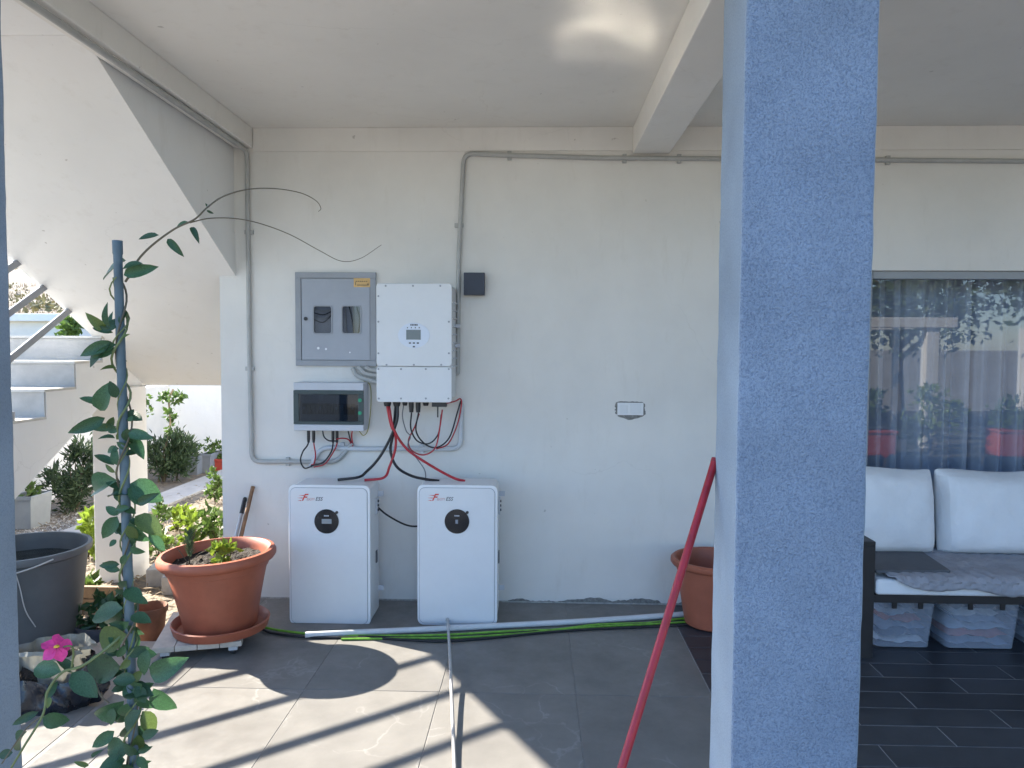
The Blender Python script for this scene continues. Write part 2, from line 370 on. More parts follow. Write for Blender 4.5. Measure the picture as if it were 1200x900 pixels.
# ================================================================== GROUND AND FLOORS
GZ = -.25
g = MB()
N = 60; half = 400
def gz(x, y):
    if y > 14: 
        d = y - 14; return GZ + .16 * d * (1 - .0003 * d) + .8 * math.sin(x * .07) * min(1, d / 30) + .5 * math.sin(x * .19 + y * .11) * min(1, d / 30)
    return GZ
xs = [-half, -250, -160, -110, -80, -60, -45, -35, -28, -22, -17, -13, -10, -7, -5, -3, 0, 4, 8, 14, 20, 30, 45, 70, 110, 180, half]
ys = [-half, -150, -60, -30, -15, -8, -4, 0, 4, 8, 12, 14, 16, 19, 23, 28, 34, 42, 52, 66, 85, 110, 150, 220]
for y in ys:
    for x in xs: g.v.append((x, y, gz(x, y)))
nx = len(xs)
for j in range(len(ys) - 1):
    for i in range(nx - 1): g.f.append((j * nx + i, j * nx + i + 1, (j + 1) * nx + i + 1, (j + 1) * nx + i))
M_ground = mat('garden_soil', (.13, .10, .075), .95, bump=.9, bs=22, bdist=.03, col2=(.26, .225, .175), vs=2.2, detail=9)
tag(g.build('ground', M_ground, smooth=True), kind='structure')

# terrace: mortar bed with large tiles as its pieces
TX0, TX1 = -1.82, .785
bed = MB(); bed.box(TX0 - .012, TX1, -6.0, .02, GZ - .1, -.0022); bed.box(-3.05, TX0 - .012, -6.0, -1.36, GZ - .1, -.0022)
terrace = tag(bed.build('terrace_floor', M_grout), kind='structure')
cache = {}
def slab(name, x0, x1, y0, y1, m, parent, gap=.0011, th=.018, key=None, ztop=0):
    w, h = x1 - x0 - 2 * gap, y1 - y0 - 2 * gap
    k = (name, round(w, 3), round(h, 3))
    if k not in cache:
        a, b, e = w / 2, h / 2, .0015
        vs = [(-a, -b, -th), (a, -b, -th), (a, b, -th), (-a, b, -th), (-a, -b, -e), (a, -b, -e), (a, b, -e), (-a, b, -e),
              (-a + e, -b + e, 0), (a - e, -b + e, 0), (a - e, b - e, 0), (-a + e, b - e, 0)]
        fs = [(0, 1, 5, 4), (1, 2, 6, 5), (2, 3, 7, 6), (3, 0, 4, 7), (4, 5, 9, 8), (5, 6, 10, 9), (6, 7, 11, 10), (7, 4, 8, 11), (8, 9, 10, 11)]
        me = bpy.data.meshes.new(name); me.from_pydata(vs, [], fs); me.materials.append(m); cache[k] = me
    o = bpy.data.objects.new(name, cache[k]); COL.objects.link(o); o.location = ((x0 + x1) / 2, (y0 + y1) / 2, ztop + random.uniform(-.0006, .0006))
    o.parent = parent; return o
xcols = [TX0, -1.61, -1.01, -.41, .19, TX1]
yrows = [0, -1.17, -2.37, -3.57, -4.77, -5.97]
for j in range(5):
    for i in range(5): slab('tile', xcols[i], xcols[i + 1], yrows[j + 1], yrows[j], M_tile, terrace)
for x0, x1 in ((-2.436, -1.836), (-3.036, -2.436)):
    for y0, y1 in ((-2.56, -1.36), (-3.76, -2.56), (-4.96, -3.76)): slab('tile', x0, x1, y0, y1, M_tile, terrace)
pb = MB(); pb.box(TX1, 4.6, -4.2, .02, GZ - .1, -.002)
plankf = tag(pb.build('plank_floor', M_plgrout), kind='structure')
y = -.033 + .0; k = 0
rows = [(-.033, .0)] + [(-.033 - .15 * (i + 1), -.033 - .15 * i) for i in range(27)]
for j, (y0, y1) in enumerate(rows):
    off = 1.63 if (j % 2 == 0) else 1.93                      # brick bond
    x = off - 1.2
    while x < 4.5:
        a, b = max(x, TX1 + .002), min(x + .6, 4.58)
        if b - a > .02: slab('plank', a, b, y0, y1, M_plank, plankf, .0022)
        x += .6

# concrete strip beside the terrace, garden path, yard in front of the house
tag(MB().box(-2.3, TX0 - .014, -1.355, -.55, GZ - .05, -.05).build('concrete_strip', mat('tan_concrete', (.33, .29, .245), .9, .12, 8, .4, 90), bevel=.006), kind='structure')
pth = MB()
pp = [(-4.43, 2.2), (-4.04, 2.2), (-4.0, 6.2), (-4.36, 6.3)]
pth.prismZ([(-4.43, 1.9), (-4.04, 1.9), (-3.98, 6.35), (-4.4, 6.35)], GZ - .05, GZ + .03)
tag(pth.build('garden_path', mat('path_concrete', (.47, .44, .40), .9, .1, 6, .3, 90), bevel=.008), kind='structure')
yard = MB().box(-14, 16, -17, -6.0, GZ - .05, GZ + .02)
tag(yard.build('yard_paving', mat('yard_paving', (.08, .076, .064), .9, .25, 1.5, .3, 60)), kind='structure')

# ================================================================== HOUSE
house = thing('house', 'white plastered house with a covered terrace, beams and blue stucco columns', 'house', (2, 0, 0))
WX0 = onY(1017, 450, 0).x; WZ1 = onY(1100, 317, 0).z; WX1, WZ0 = 4.3, .06
hw = MB()
gx = [-1.87, WX0, WX1, 6.4]; gzs = [GZ - .1, WZ0, WZ1, 2.795]
for i in range(3):
    for j in range(3):
        if (i, j) == (1, 1): continue
        hw.add([(gx[i], 0, gzs[j]), (gx[i + 1], 0, gzs[j]), (gx[i + 1], 0, gzs[j + 1]), (gx[i], 0, gzs[j + 1])], [(0, 1, 2, 3)])
        hw.add([(gx[i], .25, gzs[j]), (gx[i + 1], .25, gzs[j]), (gx[i + 1], .25, gzs[j + 1]), (gx[i], .25, gzs[j + 1])], [(3, 2, 1, 0)])
a, b, c, d = (WX0, WZ0), (WX1, WZ0), (WX1, WZ1), (WX0, WZ1)
for (p, q) in ((a, b), (b, c), (c, d), (d, a)):
    hw.add([(p[0], 0, p[1]), (q[0], 0, q[1]), (q[0], .25, q[1]), (p[0], .25, p[1])], [(0, 1, 2, 3)])
wall = hw.build('wall', M_wall, house)
side = MB(); side.box(-1.87, -1.62, .252, 4.6, GZ - .1, 2.795); side.build('side_wall', M_wall, house)
top = MB(); top.box(-1.87, 6.4, .0, 4.6, 2.80, 6.0); top.build('upper_storey', M_wall, house)
rm = MB(); rm.box(WX0 - .6, 6.3, 3.0, 3.1, GZ, 2.79); rm.box(WX0 - .7, WX0 - .6, .252, 3.1, GZ, 2.79); rm.box(6.3, 6.4, .252, 3.1, GZ, 2.79); rm.box(WX0 - .6, 6.3, .252, 3.0, GZ, -.0)
rm.build('room_lining', M_room, house)
MB().box(-1.658, 6.4, -2.55, -.001, 2.79, 2.99).build('ceiling', M_ceil, house)
MB().box(4.62, 4.87, -2.54, -.012, GZ - .1, 2.789).build('added_end_wall', M_wall, house)  # unseen wall added to darken the right side of the terrace
bandb = MB().box(-1.655, 4.61, -.010, .002, 2.655, 2.789); bandb.build('wall_band', M_wall, house)
MB().box(-1.765, -1.66, -2.55, -.001, 2.675, 2.99).build('beam', M_ceil, house, bevel=.006)
bx0 = onY(741, 182, 0).x; bx1 = onY(784, 182, 0).x; bz = onY(760, 181, 0).z
MB().box(bx0, bx1, -2.34, -.011, bz, 2.789).build('beam', M_ceil, house, bevel=.006)
def column(x0, x1, z1, label):
    b = MB(); b.box(x0, x1, -2.33, -2.08, 0.0, z1)
    o = b.build('column', M_colf, house, bevel=.012, seg=3); o['label'] = label
    o.data.materials.append(M_cols)
    for p in o.data.polygons:
        if abs(p.normal.x) > .9: p.material_index = 1
    sb = o.modifiers.new('cuts', 'SUBSURF'); sb.subdivision_type = 'SIMPLE'; sb.levels = 6; sb.render_levels = 6
    tx = bpy.data.textures.get('uneven_coat') or bpy.data.textures.new('uneven_coat', 'CLOUDS'); tx.noise_scale = .11; tx.noise_depth = 2
    dp = o.modifiers.new('uneven', 'DISPLACE'); dp.texture = tx; dp.texture_coords = 'LOCAL'; dp.strength = .007; dp.mid_level = .5
    return o
column(.552, .903, 2.789, 'square column in rough blue-grey stucco with a smoother grey side')
column(-1.985, -1.637, 2.69, 'blue-grey stucco column at the terrace edge beside the stairs')
# crumbled skirting joint at the foot of the wall
for seg_i, (xa, xb) in enumerate(((-.62, -.42), (-.16, .76), (.80, 1.9))):
    sk = MB(); n = int((xb - xa) / .012); hs = []; h = .012
    for i in range(n + 1):
        h += random.uniform(-.006, .0063); h = max(.006, min(.034, h)); hs.append(h * (.2 if i in (0, n) else 1))
    out = [(xa + (xb - xa) * i / n, .0) for i in range(n + 1)] + [(xa + (xb - xa) * i / n, hs[i]) for i in range(n, -1, -1)]
    sk.prismY(out, -.004, .001)
    sk.build('broken_plaster_edge', mat('raw_mortar', (.22, .215, .2), .95, .35, 60, 1, 120, bdist=.006), house)
sk = MB().box(-1.8, 1.9, -.011, -.0005, .0, .0065); sk.build('mortar_joint', mat('pale_mortar', (.40, .39, .36), .95, .25, 40, .6, 120), house)
# window
win = MB(); fx = .045
for (x0, x1, z0, z1) in ((WX0, WX0 + fx * .55, WZ0, WZ1), (WX0 + fx * .55, WX1, WZ1 - fx, WZ1), (WX0 + fx * .55, WX1, WZ0, WZ0 + .08), (3.1, 3.17, WZ0 + .08, WZ1 - fx), (WX1 - fx, WX1, WZ0 + .08, WZ1 - fx)):
    win.box(x0, x1, .03, .10, z0, z1)
wo = win.build('window', M_alu, house, bevel=.003)
for x0, x1 in ((WX0 + .03, 3.10), (3.17, WX1 - .046)):
    MB().add([(x0, .062, WZ0 + .081), (x1, .062, WZ0 + .081), (x1, .062, WZ1 - fx - .001), (x0, .062, WZ1 - fx - .001)], [(0, 1, 2, 3)]).build('pane', M_glass, wo)
# curtain
cu = MB(); nC = 420; x0c, x1c = WX0 + .02, 4.2; cols = []
ph = 0
for i in range(nC + 1):
    t = i / nC; x = x0c + (x1c - x0c) * t
    ph += .27 + .09 * math.sin(t * 23) + .07 * math.sin(t * 61)
    yy = .30 + .045 * math.sin(ph) + .012 * math.sin(ph * 2.3)
    cols.append((x, yy))
for zi, z in enumerate((.02, .7, 1.4, 2.0)):
    for (x, yy) in cols: cu.v.append((x, .30 + (yy - .30) * (1.1 - .12 * zi), z))
for j in range(3):
    for i in range(nC): cu.f.append((j * (nC + 1) + i, j * (nC + 1) + i + 1, (j + 1) * (nC + 1) + i + 1, (j + 1) * (nC + 1) + i))
tag(cu.build('curtain', M_curt, smooth=True), 'grey-blue pleated curtain hanging inside the terrace window', 'curtain')

# ================================================================== STAIRCASE
st = thing('staircase', 'plastered concrete staircase turning back over a landing beside the house', 'staircase', (-3, 0, GZ))
SX = -2.97                                   # line between the two flights
RIS, TRD = .166, .30
lower = []                                   # y, z outline of the lower flight's side
def ltop(k): return 1.565 - RIS * k
def ld(k): return dY(5.0 - TRD * k)
pts = [(dY(5.0), 1.565 - .36)]
out = []
for k in range(0, 11): 
    if ltop(k) < GZ + .02: break
    last = k
body = []
body.append((dY(5.28), 1.565)); 
for k in range(0, last + 1):
    body.append((ld(k), ltop(k))); body.append((ld(k), ltop(k) - RIS))
def lsof(d): return .69 + .55 * (d - 4.207)
dg = 4.207 + (GZ - .05 - .69) / .55
body[-1] = (body[-1][0], GZ - .05)
body.append((dY(dg), GZ - .05)); body.append((dY(5.28), lsof(5.28)))
lf = MB(); lf.prismX(body, -4.1, SX); lfo = lf.build('lower_flight', M_stairp, st)
for k in range(0, last + 1):                  # grey stone riser and tread pieces
    z1 = ltop(k)
    MB().box(-4.09, SX - .004, ld(k) - .012, ld(k) - .001, z1 - RIS + .002, z1 - .001).build('riser', M_conc, lfo)
    MB().box(-4.10, SX + .006, ld(k) - .022, ld(k) + TRD - .014, z1 + .0005, z1 + .016).build('tread', mat('tread_stone', (.55, .53, .49), .7, .1, 8, .2, 60), lfo)
def usof(d): return 1.93 + .55 * (4.35 - d)
UX0, UX1 = SX - .06, -1.772
ub = [(dY(5.65), usof(5.65)), (dY(2.90), usof(2.90)), (dY(2.90), 3.02)]
k = 0; dd = 2.90; z = 3.02
while dd < 5.0:
    ub.append((dY(dd + .0), z)); 
    ub.append((dY(min(dd + .28, 5.05)), z)); dd += .28; z -= .168
    ub.append((dY(min(dd, 5.05)), z))
ub.append((dY(5.65), z)); 
# remove doubles
o2 = []
for p in ub:
    if not o2 or (abs(p[0] - o2[-1][0]) + abs(p[1] - o2[-1][1])) > 1e-5: o2.append(p)
uf = MB(); uf.prismX(o2, UX0, UX1); uf.build('upper_flight', M_stairp, st)
par = [(dY(2.90), 2.85), (dY(5.2), 1.58), (dY(5.2), 2.65), (dY(2.90), 3.95)]
MB().prismX(par, UX1 - .10, UX1 - .004).build('parapet', M_stairp, st)
MB().box(-4.1, UX1, dY(5.655), dY(6.8), 1.21, 1.565).build('landing', M_stairp, st, bevel=.005)
MB().box(-4.1, UX0 - .001, dY(5.285), dY(5.654), 1.21, 1.56).build('landing', M_stairp, st)
MB().box(-4.0, UX1, dY(1.7), dY(2.897), usof(2.90), 2.99).build('upper_landing', M_stairp, st)
px0 = onY(109, 560, dY(5.35)).x; px1 = onY(151, 560, dY(5.35)).x
MB().box(px0, px1, dY(5.35), dY(5.62), GZ - .1, 1.209).build('pillar', M_stairp, st, bevel=.008)
# railing of the lower flight: four sloping tubes and posts
rail = MB(); 
RAILS = (.16, .43, .69, .94)
def rz(d): return 1.067 + (d - 4.25) * RIS / TRD
RXX = SX - .03
posts = MB()
po = None
for d, h_ in ((2.27, RAILS[-1]), (4.12, .15), (5.06, RAILS[-1])):
    p_ = MB().box(RXX - .02, RXX + .02, dY(d) - .02, dY(d) + .02, rz(d) - .16, rz(d) + h_ - .01).build('railing' if po is None else 'post', M_steel, st if po is None else po)
    po = po or p_
for hgt in RAILS:
    a = Vector((RXX, dY(2.25), rz(2.25) + hgt)); de = 4.12 if hgt < .3 else 5.06; b = Vector((RXX, dY(de), rz(de) + hgt))
    d_ = (b - a); q = d_.to_track_quat('Y', 'Z')
    MB().obox((a + b) / 2, (.016, d_.length, .04), q).build('rail', M_steel, po, bevel=.004)


# ================================================================== EQUIPMENT ON THE WALL
def prect(px0, px1, py0, py1, y):           # pixel rectangle on a plane parallel to the wall -> x0, x1, z0, z1
    a = onY(px0, (py0 + py1) / 2, y); b = onY(px1, (py0 + py1) / 2, y); t = onY((px0 + px1) / 2, py0, y); u = onY((px0 + px1) / 2, py1, y)
    return a.x, b.x, u.z, t.z
def screw(mb, x, y, z, r=.006):
    mb.tube([(x, y + .004, z), (x, y - .003, z)], r, 8)

# meter cabinet, set flush into the wall
x0, x1, z0, z1 = prect(346, 440.5, 319, 429, -.02)
mc = thing('meter_cabinet', 'grey steel meter cabinet with two small windows set in the wall', 'cabinet', (x0, 0, z0))
fr = MB(); w = .034
for (a, b, c, d) in ((x0, x1, z1 - w, z1), (x0, x1, z0, z0 + w), (x0, x0 + w, z0 + w, z1 - w), (x1 - w, x1, z0 + w, z1 - w)): fr.box(a, b, -.020, .0, c, d)
fr.build('frame', M_steel, mc, bevel=.002)
dx0, dx1, dz0, dz1 = x0 + w + .003, x1 - w - .003, z0 + w + .003, z1 - w - .003
wins = [prect(367.5, 389, 358.5, 391, -.014), prect(401, 423, 358.5, 391, -.014)]
MB().box(x0 + w, x1 - w, -.002, -.0005, z0 + w, z1 - w).build('back_plate', M_steel2, mc)
# door leaf with two openings: strips round the holes
dr = MB()
(a0, a1, b0, b1), (c0, c1, _, _) = wins
for (p, q, r_, s_) in ((dx0, dx1, b1, dz1), (dx0, dx1, dz0, b0), (dx0, a0, b0, b1), (a1, c0, b0, b1), (c1, dx1, b0, b1)): dr.box(p, q, -.0165, -.0135, r_, s_)
door = dr.build('door', M_steel2, mc)
for i, (a, b, c, d) in enumerate(wins):
    rimo = rrect(a - .004, b + .004, c - .004, d + .004, .018); rimi = rrect(a + .003, b - .003, c + .003, d - .003, .013)
    rb = MB(); n = len(rimo)
    rb.add([(x, -.021, z) for x, z in rimo] + [(x, -.021, z) for x, z in rimi] + [(x, -.0166, z) for x, z in rimo] + [(x, -.012, z) for x, z in rimi],
           [f for k in range(n) for f in ((k, (k + 1) % n, n + (k + 1) % n, n + k), (2 * n + k, 2 * n + (k + 1) % n, (k + 1) % n, k), (n + k, n + (k + 1) % n, 3 * n + (k + 1) % n, 3 * n + k))])
    rb.build('window_rim', M_steel, door)
    MB().box(a, b, -.0125, -.0115, c, d).build('window', M_lens, door)
    for q in range(4):
        u0 = a + (b - a) * (.15 + .2 * q); 
        pts = [(u0, -.006, d), (u0 + random.uniform(-.01, .02), -.008, (c + d) / 2), (u0 + random.uniform(0, .03), -.006, c)] if i else [(a, -.006, d - .02 - .02 * q), ((a + b) / 2, -.008, d - .03 - .022 * q), (b, -.006, d - .02 - .01 * q)]
        MB().tube(spline(pts, 5), .0035, 6).build('meter_wire', (M_pipe, M_blk)[q % 2], mc, smooth=True)
lk = onY(358.5, 373.5, -.0165); MB().tube([(lk.x, -.0165, lk.z), (lk.x, -.024, lk.z)], .011, 14).build('lock', M_black, door, smooth=True)
a, b, c, d = prect(414.5, 434.5, 326, 336.5, -.0168); MB().box(a, b, -.0175, -.0167, c, d).build('sticker', mat('amber_sticker', (.62, .40, .16), .6, .1, 30), door)
sk = MB()
for k in range(6): sk.box(a + .012 + k * .012, a + .02 + k * .012, -.0182, -.0176, c + .032, c + .036)
sk.box(a + .01, a + .013, -.0182, -.0176, c + .012, c + .03); sk.box(a + .02, b - .012, -.0182, -.0176, c + .010, c + .014); sk.box(b - .022, b - .01, -.0182, -.0176, c + .016, c + .02)
sk.build('sticker_print', M_black, door)
for (px, py, s) in ((373, 408, .008), (382, 409, .007), (410, 413, .005)):
    p = onY(px, py, -.0168); MB().tube([(p.x, -.0164, p.z), (p.x, -.0172, p.z)], s, 7).build('paint_chip', M_white2, door)

# inverter
IY = dY(4.095)
x0, x1, z0, z1 = prect(441, 529.5, 332, 471.5, IY)
inv = thing('inverter', 'white hybrid inverter with a small screen hung on the wall', 'inverter', (x0, 0, z0))
zs = onY(485, 429.5, IY).z
bk = MB(); bk.prismY(rrect(x0 + .004, x1 - .002, z0 + .012, z1 - .004, .02), IY + .028, -.03); bk.build('body', M_white, inv, smooth=True)
MB().prismY(rrect(x0, x1, zs + .0015, z1, .018), IY, IY + .0275).build('front_cover', M_white, inv, bevel=.004)
MB().prismY(rrect(x0, x1, z0, zs - .0015, .018), IY, IY + .0275).build('terminal_cover', M_white, inv, bevel=.004)
for k in range(9): zz = z1 - .1 - k * .045; MB().box(x1 - .0018, x1 + .008, IY + .06, -.05, zz - .003, zz + .003).build('fin', M_shell, inv)
MB().box(x0 + .05, x1 - .05, -.0295, -.001, z1 - .14, z1 - .03).build('wall_bracket', M_shell, inv)
for py, pxs in ((335, (452, 484, 516)), (347, (443.5,)), (377, (443.5, 526)), (414, (443.5, 526)), (427.5, (453, 485, 517)), (432.5, (443.5, 470, 499, 526)), (467, (444, 470, 499, 525.5))):
    for px in pxs: p = onY(px, py, IY); sc_ = MB(); screw(sc_, p.x, IY, p.z, .0055); sc_.build('screw', M_steel, inv)
p = onY(485, 393, IY); pc = MB(); n = 36
pc.prismY([(p.x + .088 * math.cos(2 * math.pi * k / n), p.z + .07 * math.sin(2 * math.pi * k / n)) for k in range(n)], IY - .002, IY - .0002)
pan = pc.build('display_panel', mat('pale_blue_panel', (.66, .71, .80), .35), inv)
a, b, c, d = prect(476, 493, 386.5, 398, IY - .003); MB().box(a, b, IY - .0032, IY - .0021, c, d).build('screen', mat('lcd_grey', (.14, .17, .19), .2), pan)
mk = MB()
for k in range(4): 
    q = onY(477.5 + k * 4.6, 384, IY - .003); mk.tube([(q.x, IY - .002, q.z), (q.x, IY - .0032, q.z)], .0035, 8)
for dx, dz in ((0, 0), (-.022, 0), (.022, 0), (0, -.02)):
    q = onY(485, 402, IY - .003); mk.box(q.x + dx - .006, q.x + dx + .006, IY - .003, IY - .0021, q.z + dz - .004, q.z + dz + .004)
for k in range(5): q = onY(481.5 + k * 1.8, 380.7, IY - .003); mk.box(q.x - .003, q.x + .003, IY - .003, IY - .0021, q.z - .005, q.z + .005)
mk.build('panel_marks', M_dgrey, pan)
GL = {}
for px, wd, hh in ((454, 9, 6), (465, 9, 6), (474.5, 6, 5), (482, 6, 13), (490, 6, 13), (499, 7, 5), (515, 17, 6)):
    p = onY(px, 471.5, dY(4.17)); w_ = wd / 208 / 2; h_ = hh / 208
    gmb = MB(); gmb.tube([(p.x, dY(4.17), z0 + .012), (p.x, dY(4.17), z0 - h_ * .5), (p.x, dY(4.17), z0 - h_)], [w_, w_, w_ * .8], 12) if wd < 12 else gmb.box(p.x - w_, p.x + w_, dY(4.15), dY(4.2), z0 - h_, z0 + .012)
    gmb.build('cable_gland', M_black, inv, smooth=True)
an = onY(513, 478, dY(4.17)); MB().tube([(an.x, dY(4.17), z0 - .03), (an.x, dY(4.17), z0 - .09)], .004, 8).build('antenna', M_black, inv, smooth=True)
for py in (382, 405): p = onY(533, py, -.1); MB().tube([(x1 + .001, -.1, p.z), (x1 + .03, -.1, p.z)], .012, 10).build('side_knob', M_shell, inv, smooth=True)

# distribution box
DYf = dY(4.22)
x0, x1, z0, z1 = prect(344, 426, 448.5, 505, DYf)
db = thing('distribution_box', 'grey distribution box with smoked lid and green buttons below the cabinet', 'fuse box', (x0, 0, z0))
zt = onY(385, 457.5, DYf).z; zb = onY(385, 497.5, DYf).z
bd = MB()
bd.box(x0, x1, DYf + .012, -.001, z0, z1); bd.box(x0, x1, DYf, DYf + .0115, zt, z1); bd.box(x0, x1, DYf, DYf + .0115, z0, zb)
bd.build('body', M_shell, db, bevel=.004)
ld_ = MB(); 
for (a, b, c, d) in ((x0, x1, zt - .022, zt - .001), (x0, x1, zb + .001, zb + .018), (x0, x0 + .032, zb + .018, zt - .022), (x1 - .03, x1, zb + .018, zt - .022)): ld_.box(a, b, DYf - .004, DYf + .011, c, d)
lid = ld_.build('lid_frame', mat('dark_green_grey', (.035, .06, .065), .3), db, bevel=.002)
MB().box(x0 + .033, x1 - .031, DYf - .001, DYf + .001, zb + .019, zt - .023).build('lid_window', M_smoke, lid)
zm = (zt + zb) / 2
for k in range(13):
    xx = x0 + .05 + k * .0235
    br = MB(); br.box(xx, xx + .021, DYf + .0035, DYf + .0115, zm - .04, zm + .022); 
    bo = br.build('breaker', (mat('breaker_dark', (.02, .022, .03), .4), mat('breaker_blue', (.05, .08, .16), .4), M_dgrey)[(0 if k < 8 else k) % 3], db)
    MB().box(xx + .005, xx + .016, DYf + .0015, DYf + .003, zm - .012, zm + .004).build('breaker_switch', M_black if k % 4 else M_shell, bo)
p = onY(376, 466, DYf); MB().box(p.x - .012, p.x + .012, DYf + .002, DYf + .003, p.z - .016, p.z + .016).build('paper_label', M_white2, db)
p = onY(400, 478, DYf); MB().box(p.x - .012, p.x + .012, DYf + .0012, DYf + .0018, p.z - .05, p.z + .02).build('paper_label', M_shell, db)
for py in (469, 484):
    p = onY(422, py, DYf); MB().tube([(p.x, DYf - .003, p.z), (p.x, DYf - .009, p.z)], .011, 10).build('latch', mat('green_latch', (.02, .30, .16), .4), lid, smooth=True)

# small black wall lamp and the torn-out switch
x0, x1, z0, z1 = prect(543.5, 568, 319.5, 346, -.05)
wlm = thing('wall_lamp', 'small square black wall lamp beside the grey conduit', 'lamp', (x0, 0, z0))
MB().box(x0, x1, -.06, -.02, z0, z1).build('housing', mat('lamp_navy', (.022, .026, .045), .45, .1, 20), wlm, bevel=.003)
MB().box(x0 + .02, x1 - .02, -.0198, -.001, z0 + .02, z1 - .02).build('mounting_plate', M_black, wlm)
x0, x1, z0, z1 = prect(723.5, 754, 472, 486.5, -.004)
sw = thing('switch', 'white double wall switch in a ragged hole in the plaster', 'switch', (x0, 0, z0))
out = []
for i in range(44):
    a = 2 * math.pi * i / 44; cx_, cz_ = math.cos(a), math.sin(a)
    e = (abs(cx_) ** 5 + abs(cz_) ** 5) ** -.2; rr = 1 + random.uniform(-.03, .12)
    dz = -.022 * max(0, 1 - abs(cx_) * 1.6) if cz_ < 0 else 0
    out.append(((x0 + x1) / 2 + e * cx_ * (x1 - x0) * .55 * rr, (z0 + z1) / 2 + e * cz_ * (z1 - z0) * .60 * rr + dz))
hm = MB(); hm.prismY(out, -.0015, -.0003); hm.build('ragged_hole', MATS['raw_mortar'], sw)
MB().box(x0, x1, -.006, -.0016, z0, z1).build('switch_plate', M_white2, sw, bevel=.0015)
MB().box(x0 + .014, x0 + .06, -.0085, -.0062, z0 + .01, z1 - .012).build('rocker', M_white, sw, bevel=.0015)
MB().box(x0 + .075, x1 - .014, -.0085, -.0062, z0 + .01, z1 - .008).build('rocker', M_white, sw, bevel=.0015)

# ---------------------------------------------------------------- battery cabinets
BF, BB = dY(3.96), dY(4.19)
def battery(px0, px1, label, lit):
    x0, x1, z0, z1 = prect(px0, px1, 568.5, 733, BF)
    e = thing('battery_cabinet', label, 'battery', (x0, BF, 0), 'home battery cabinets standing on the tiles')
    MB().prismY(rrect(x0 + .006, x1 - .003, z0 + .004, z1 - .004, .03), BF + .022, BB).build('body', M_white, e, smooth=True)
    MB().prismY(rrect(x0, x1, z0, z1, .035, 7), BF, BF + .0215).build('front_cover', M_white2, e, bevel=.004)
    MB().prismY(rrect(x0 + .010, x1 - .014, z0 + .010, z1 - .014, .032, 7), BF - .001, BF - .0001).build('panel_groove_shade', mat('grey_groove_shade', (.30, .32, .35), .6), e)  # darker grey ring: the groove's shade is put into its colour
    MB().prismY(rrect(x0 + .0125, x1 - .0165, z0 + .0125, z1 - .0165, .03, 7), BF - .005, BF - .0012).build('front_panel', M_white, e, bevel=.003)
    c = onY((px0 + px1) / 2 + (-3.5 if lit else -.5), 611, BF - .006); n = 40
    ds = MB(); ds.prismY([(c.x + .067 * math.cos(2 * math.pi * k / n), c.z + .067 * math.sin(2 * math.pi * k / n)) for k in range(n)], BF - .009, BF - .0052)
    dso = ds.build('display', M_gloss, e, bevel=.001)
    if lit: MB().box(c.x - .026, c.x + .028, BF - .0102, BF - .0092, c.z - .012, c.z + .014).build('screen', mat('lcd_pale', (.26, .29, .31), .25), dso)
    else: MB().box(c.x - .008, c.x + .006, BF - .0102, BF - .0092, c.z - .012, c.z + .010).build('screen', mat('lcd_dim', (.25, .27, .30), .25), dso)
    mk = MB()
    for k in range(4): mk.box(c.x - .013 + k * .007, c.x - .008 + k * .007, BF - .0102, BF - .0092, c.z + .028, c.z + .035)
    mk.build('display_print', M_shell, dso)
    MB().tube([(c.x + .056, BF - .004, c.z + .050), (c.x + .056, BF - .011, c.z + .050)], .008, 10).build('button', M_black, e, smooth=True)
    # logo: speed-lined red F, thin red word, dark bold suffix
    lx = onY(px0 + (10 if lit else 12), 583, BF - .005); y = BF - .0052
    red = mat('logo_red', (.62, .05, .035), .4)
    text('logo_letter', 'F', .052, lx.x + .022, y, lx.z - .016, red, e, .45, .0012)
    sl = MB()
    for k, (a, b) in enumerate(((.004, .036), (-.002, .028), (.0, .022))): sl.add([(lx.x + a, y, lx.z + .012 - k * .014), (lx.x + b, y, lx.z + .014 - k * .014), (lx.x + b, y, lx.z + .009 - k * .014)], [(0, 1, 2)])
    sl.build('logo_stripe', red, e)
    text('logo_word', 'ELICITY', .018, lx.x + .050, y, lx.z - .015, mat('logo_rose', (.55, .17, .15), .4), e, .25, 0, .72)
    text('logo_suffix', 'ESS', .029, lx.x + .098, y, lx.z - .016, M_black, e, .3, .0001, .95)
    for fx in (x0 + .055, x1 - .055):
        for fy in (BF + .04, BB - .04): MB().tube([(fx, fy, z0 + .003), (fx, fy, .0)], [.016, .02], 10).build('foot', M_shell, e, smooth=True)
    s = MB(); s.box(x1 - .0028, x1 + .006, BB - .09, BB - .03, z1 - .19, z1 - .10); s.build('terminal_plate', M_shell, e, bevel=.002)
    sp = MB()
    for k in range(3): sp.tube([(x1 + .005, BB - .06, z1 - .12 - k * .025), (x1 + .012, BB - .06, z1 - .12 - k * .025)], .007, 8)
    sp.build('port', M_black, e, smooth=True)
    MB().box(x1 - .0028, x1 + .003, BB - .085, BB - .055, z1 - .47, z1 - .40).build('switch_cover', M_dgrey, e, bevel=.002)
    MB().box(x1 - .003, x1 + .03, BB - .02, BB - .016, z0 + .13, z0 + .16).build('fixing_bracket', M_shell, e)
    MB().box(x1 - .003, x1 + .03, BB - .02, BB - .016, z1 - .10, z1 - .07).build('fixing_bracket', M_shell, e)
    return x0, x1, z0, z1
B1 = battery(338.5, 434, 'white battery cabinet with a pale readout, next to the terracotta pot', True)
B2 = battery(489, 583, 'white battery cabinet with the thin metal rod lying against its foot', False)

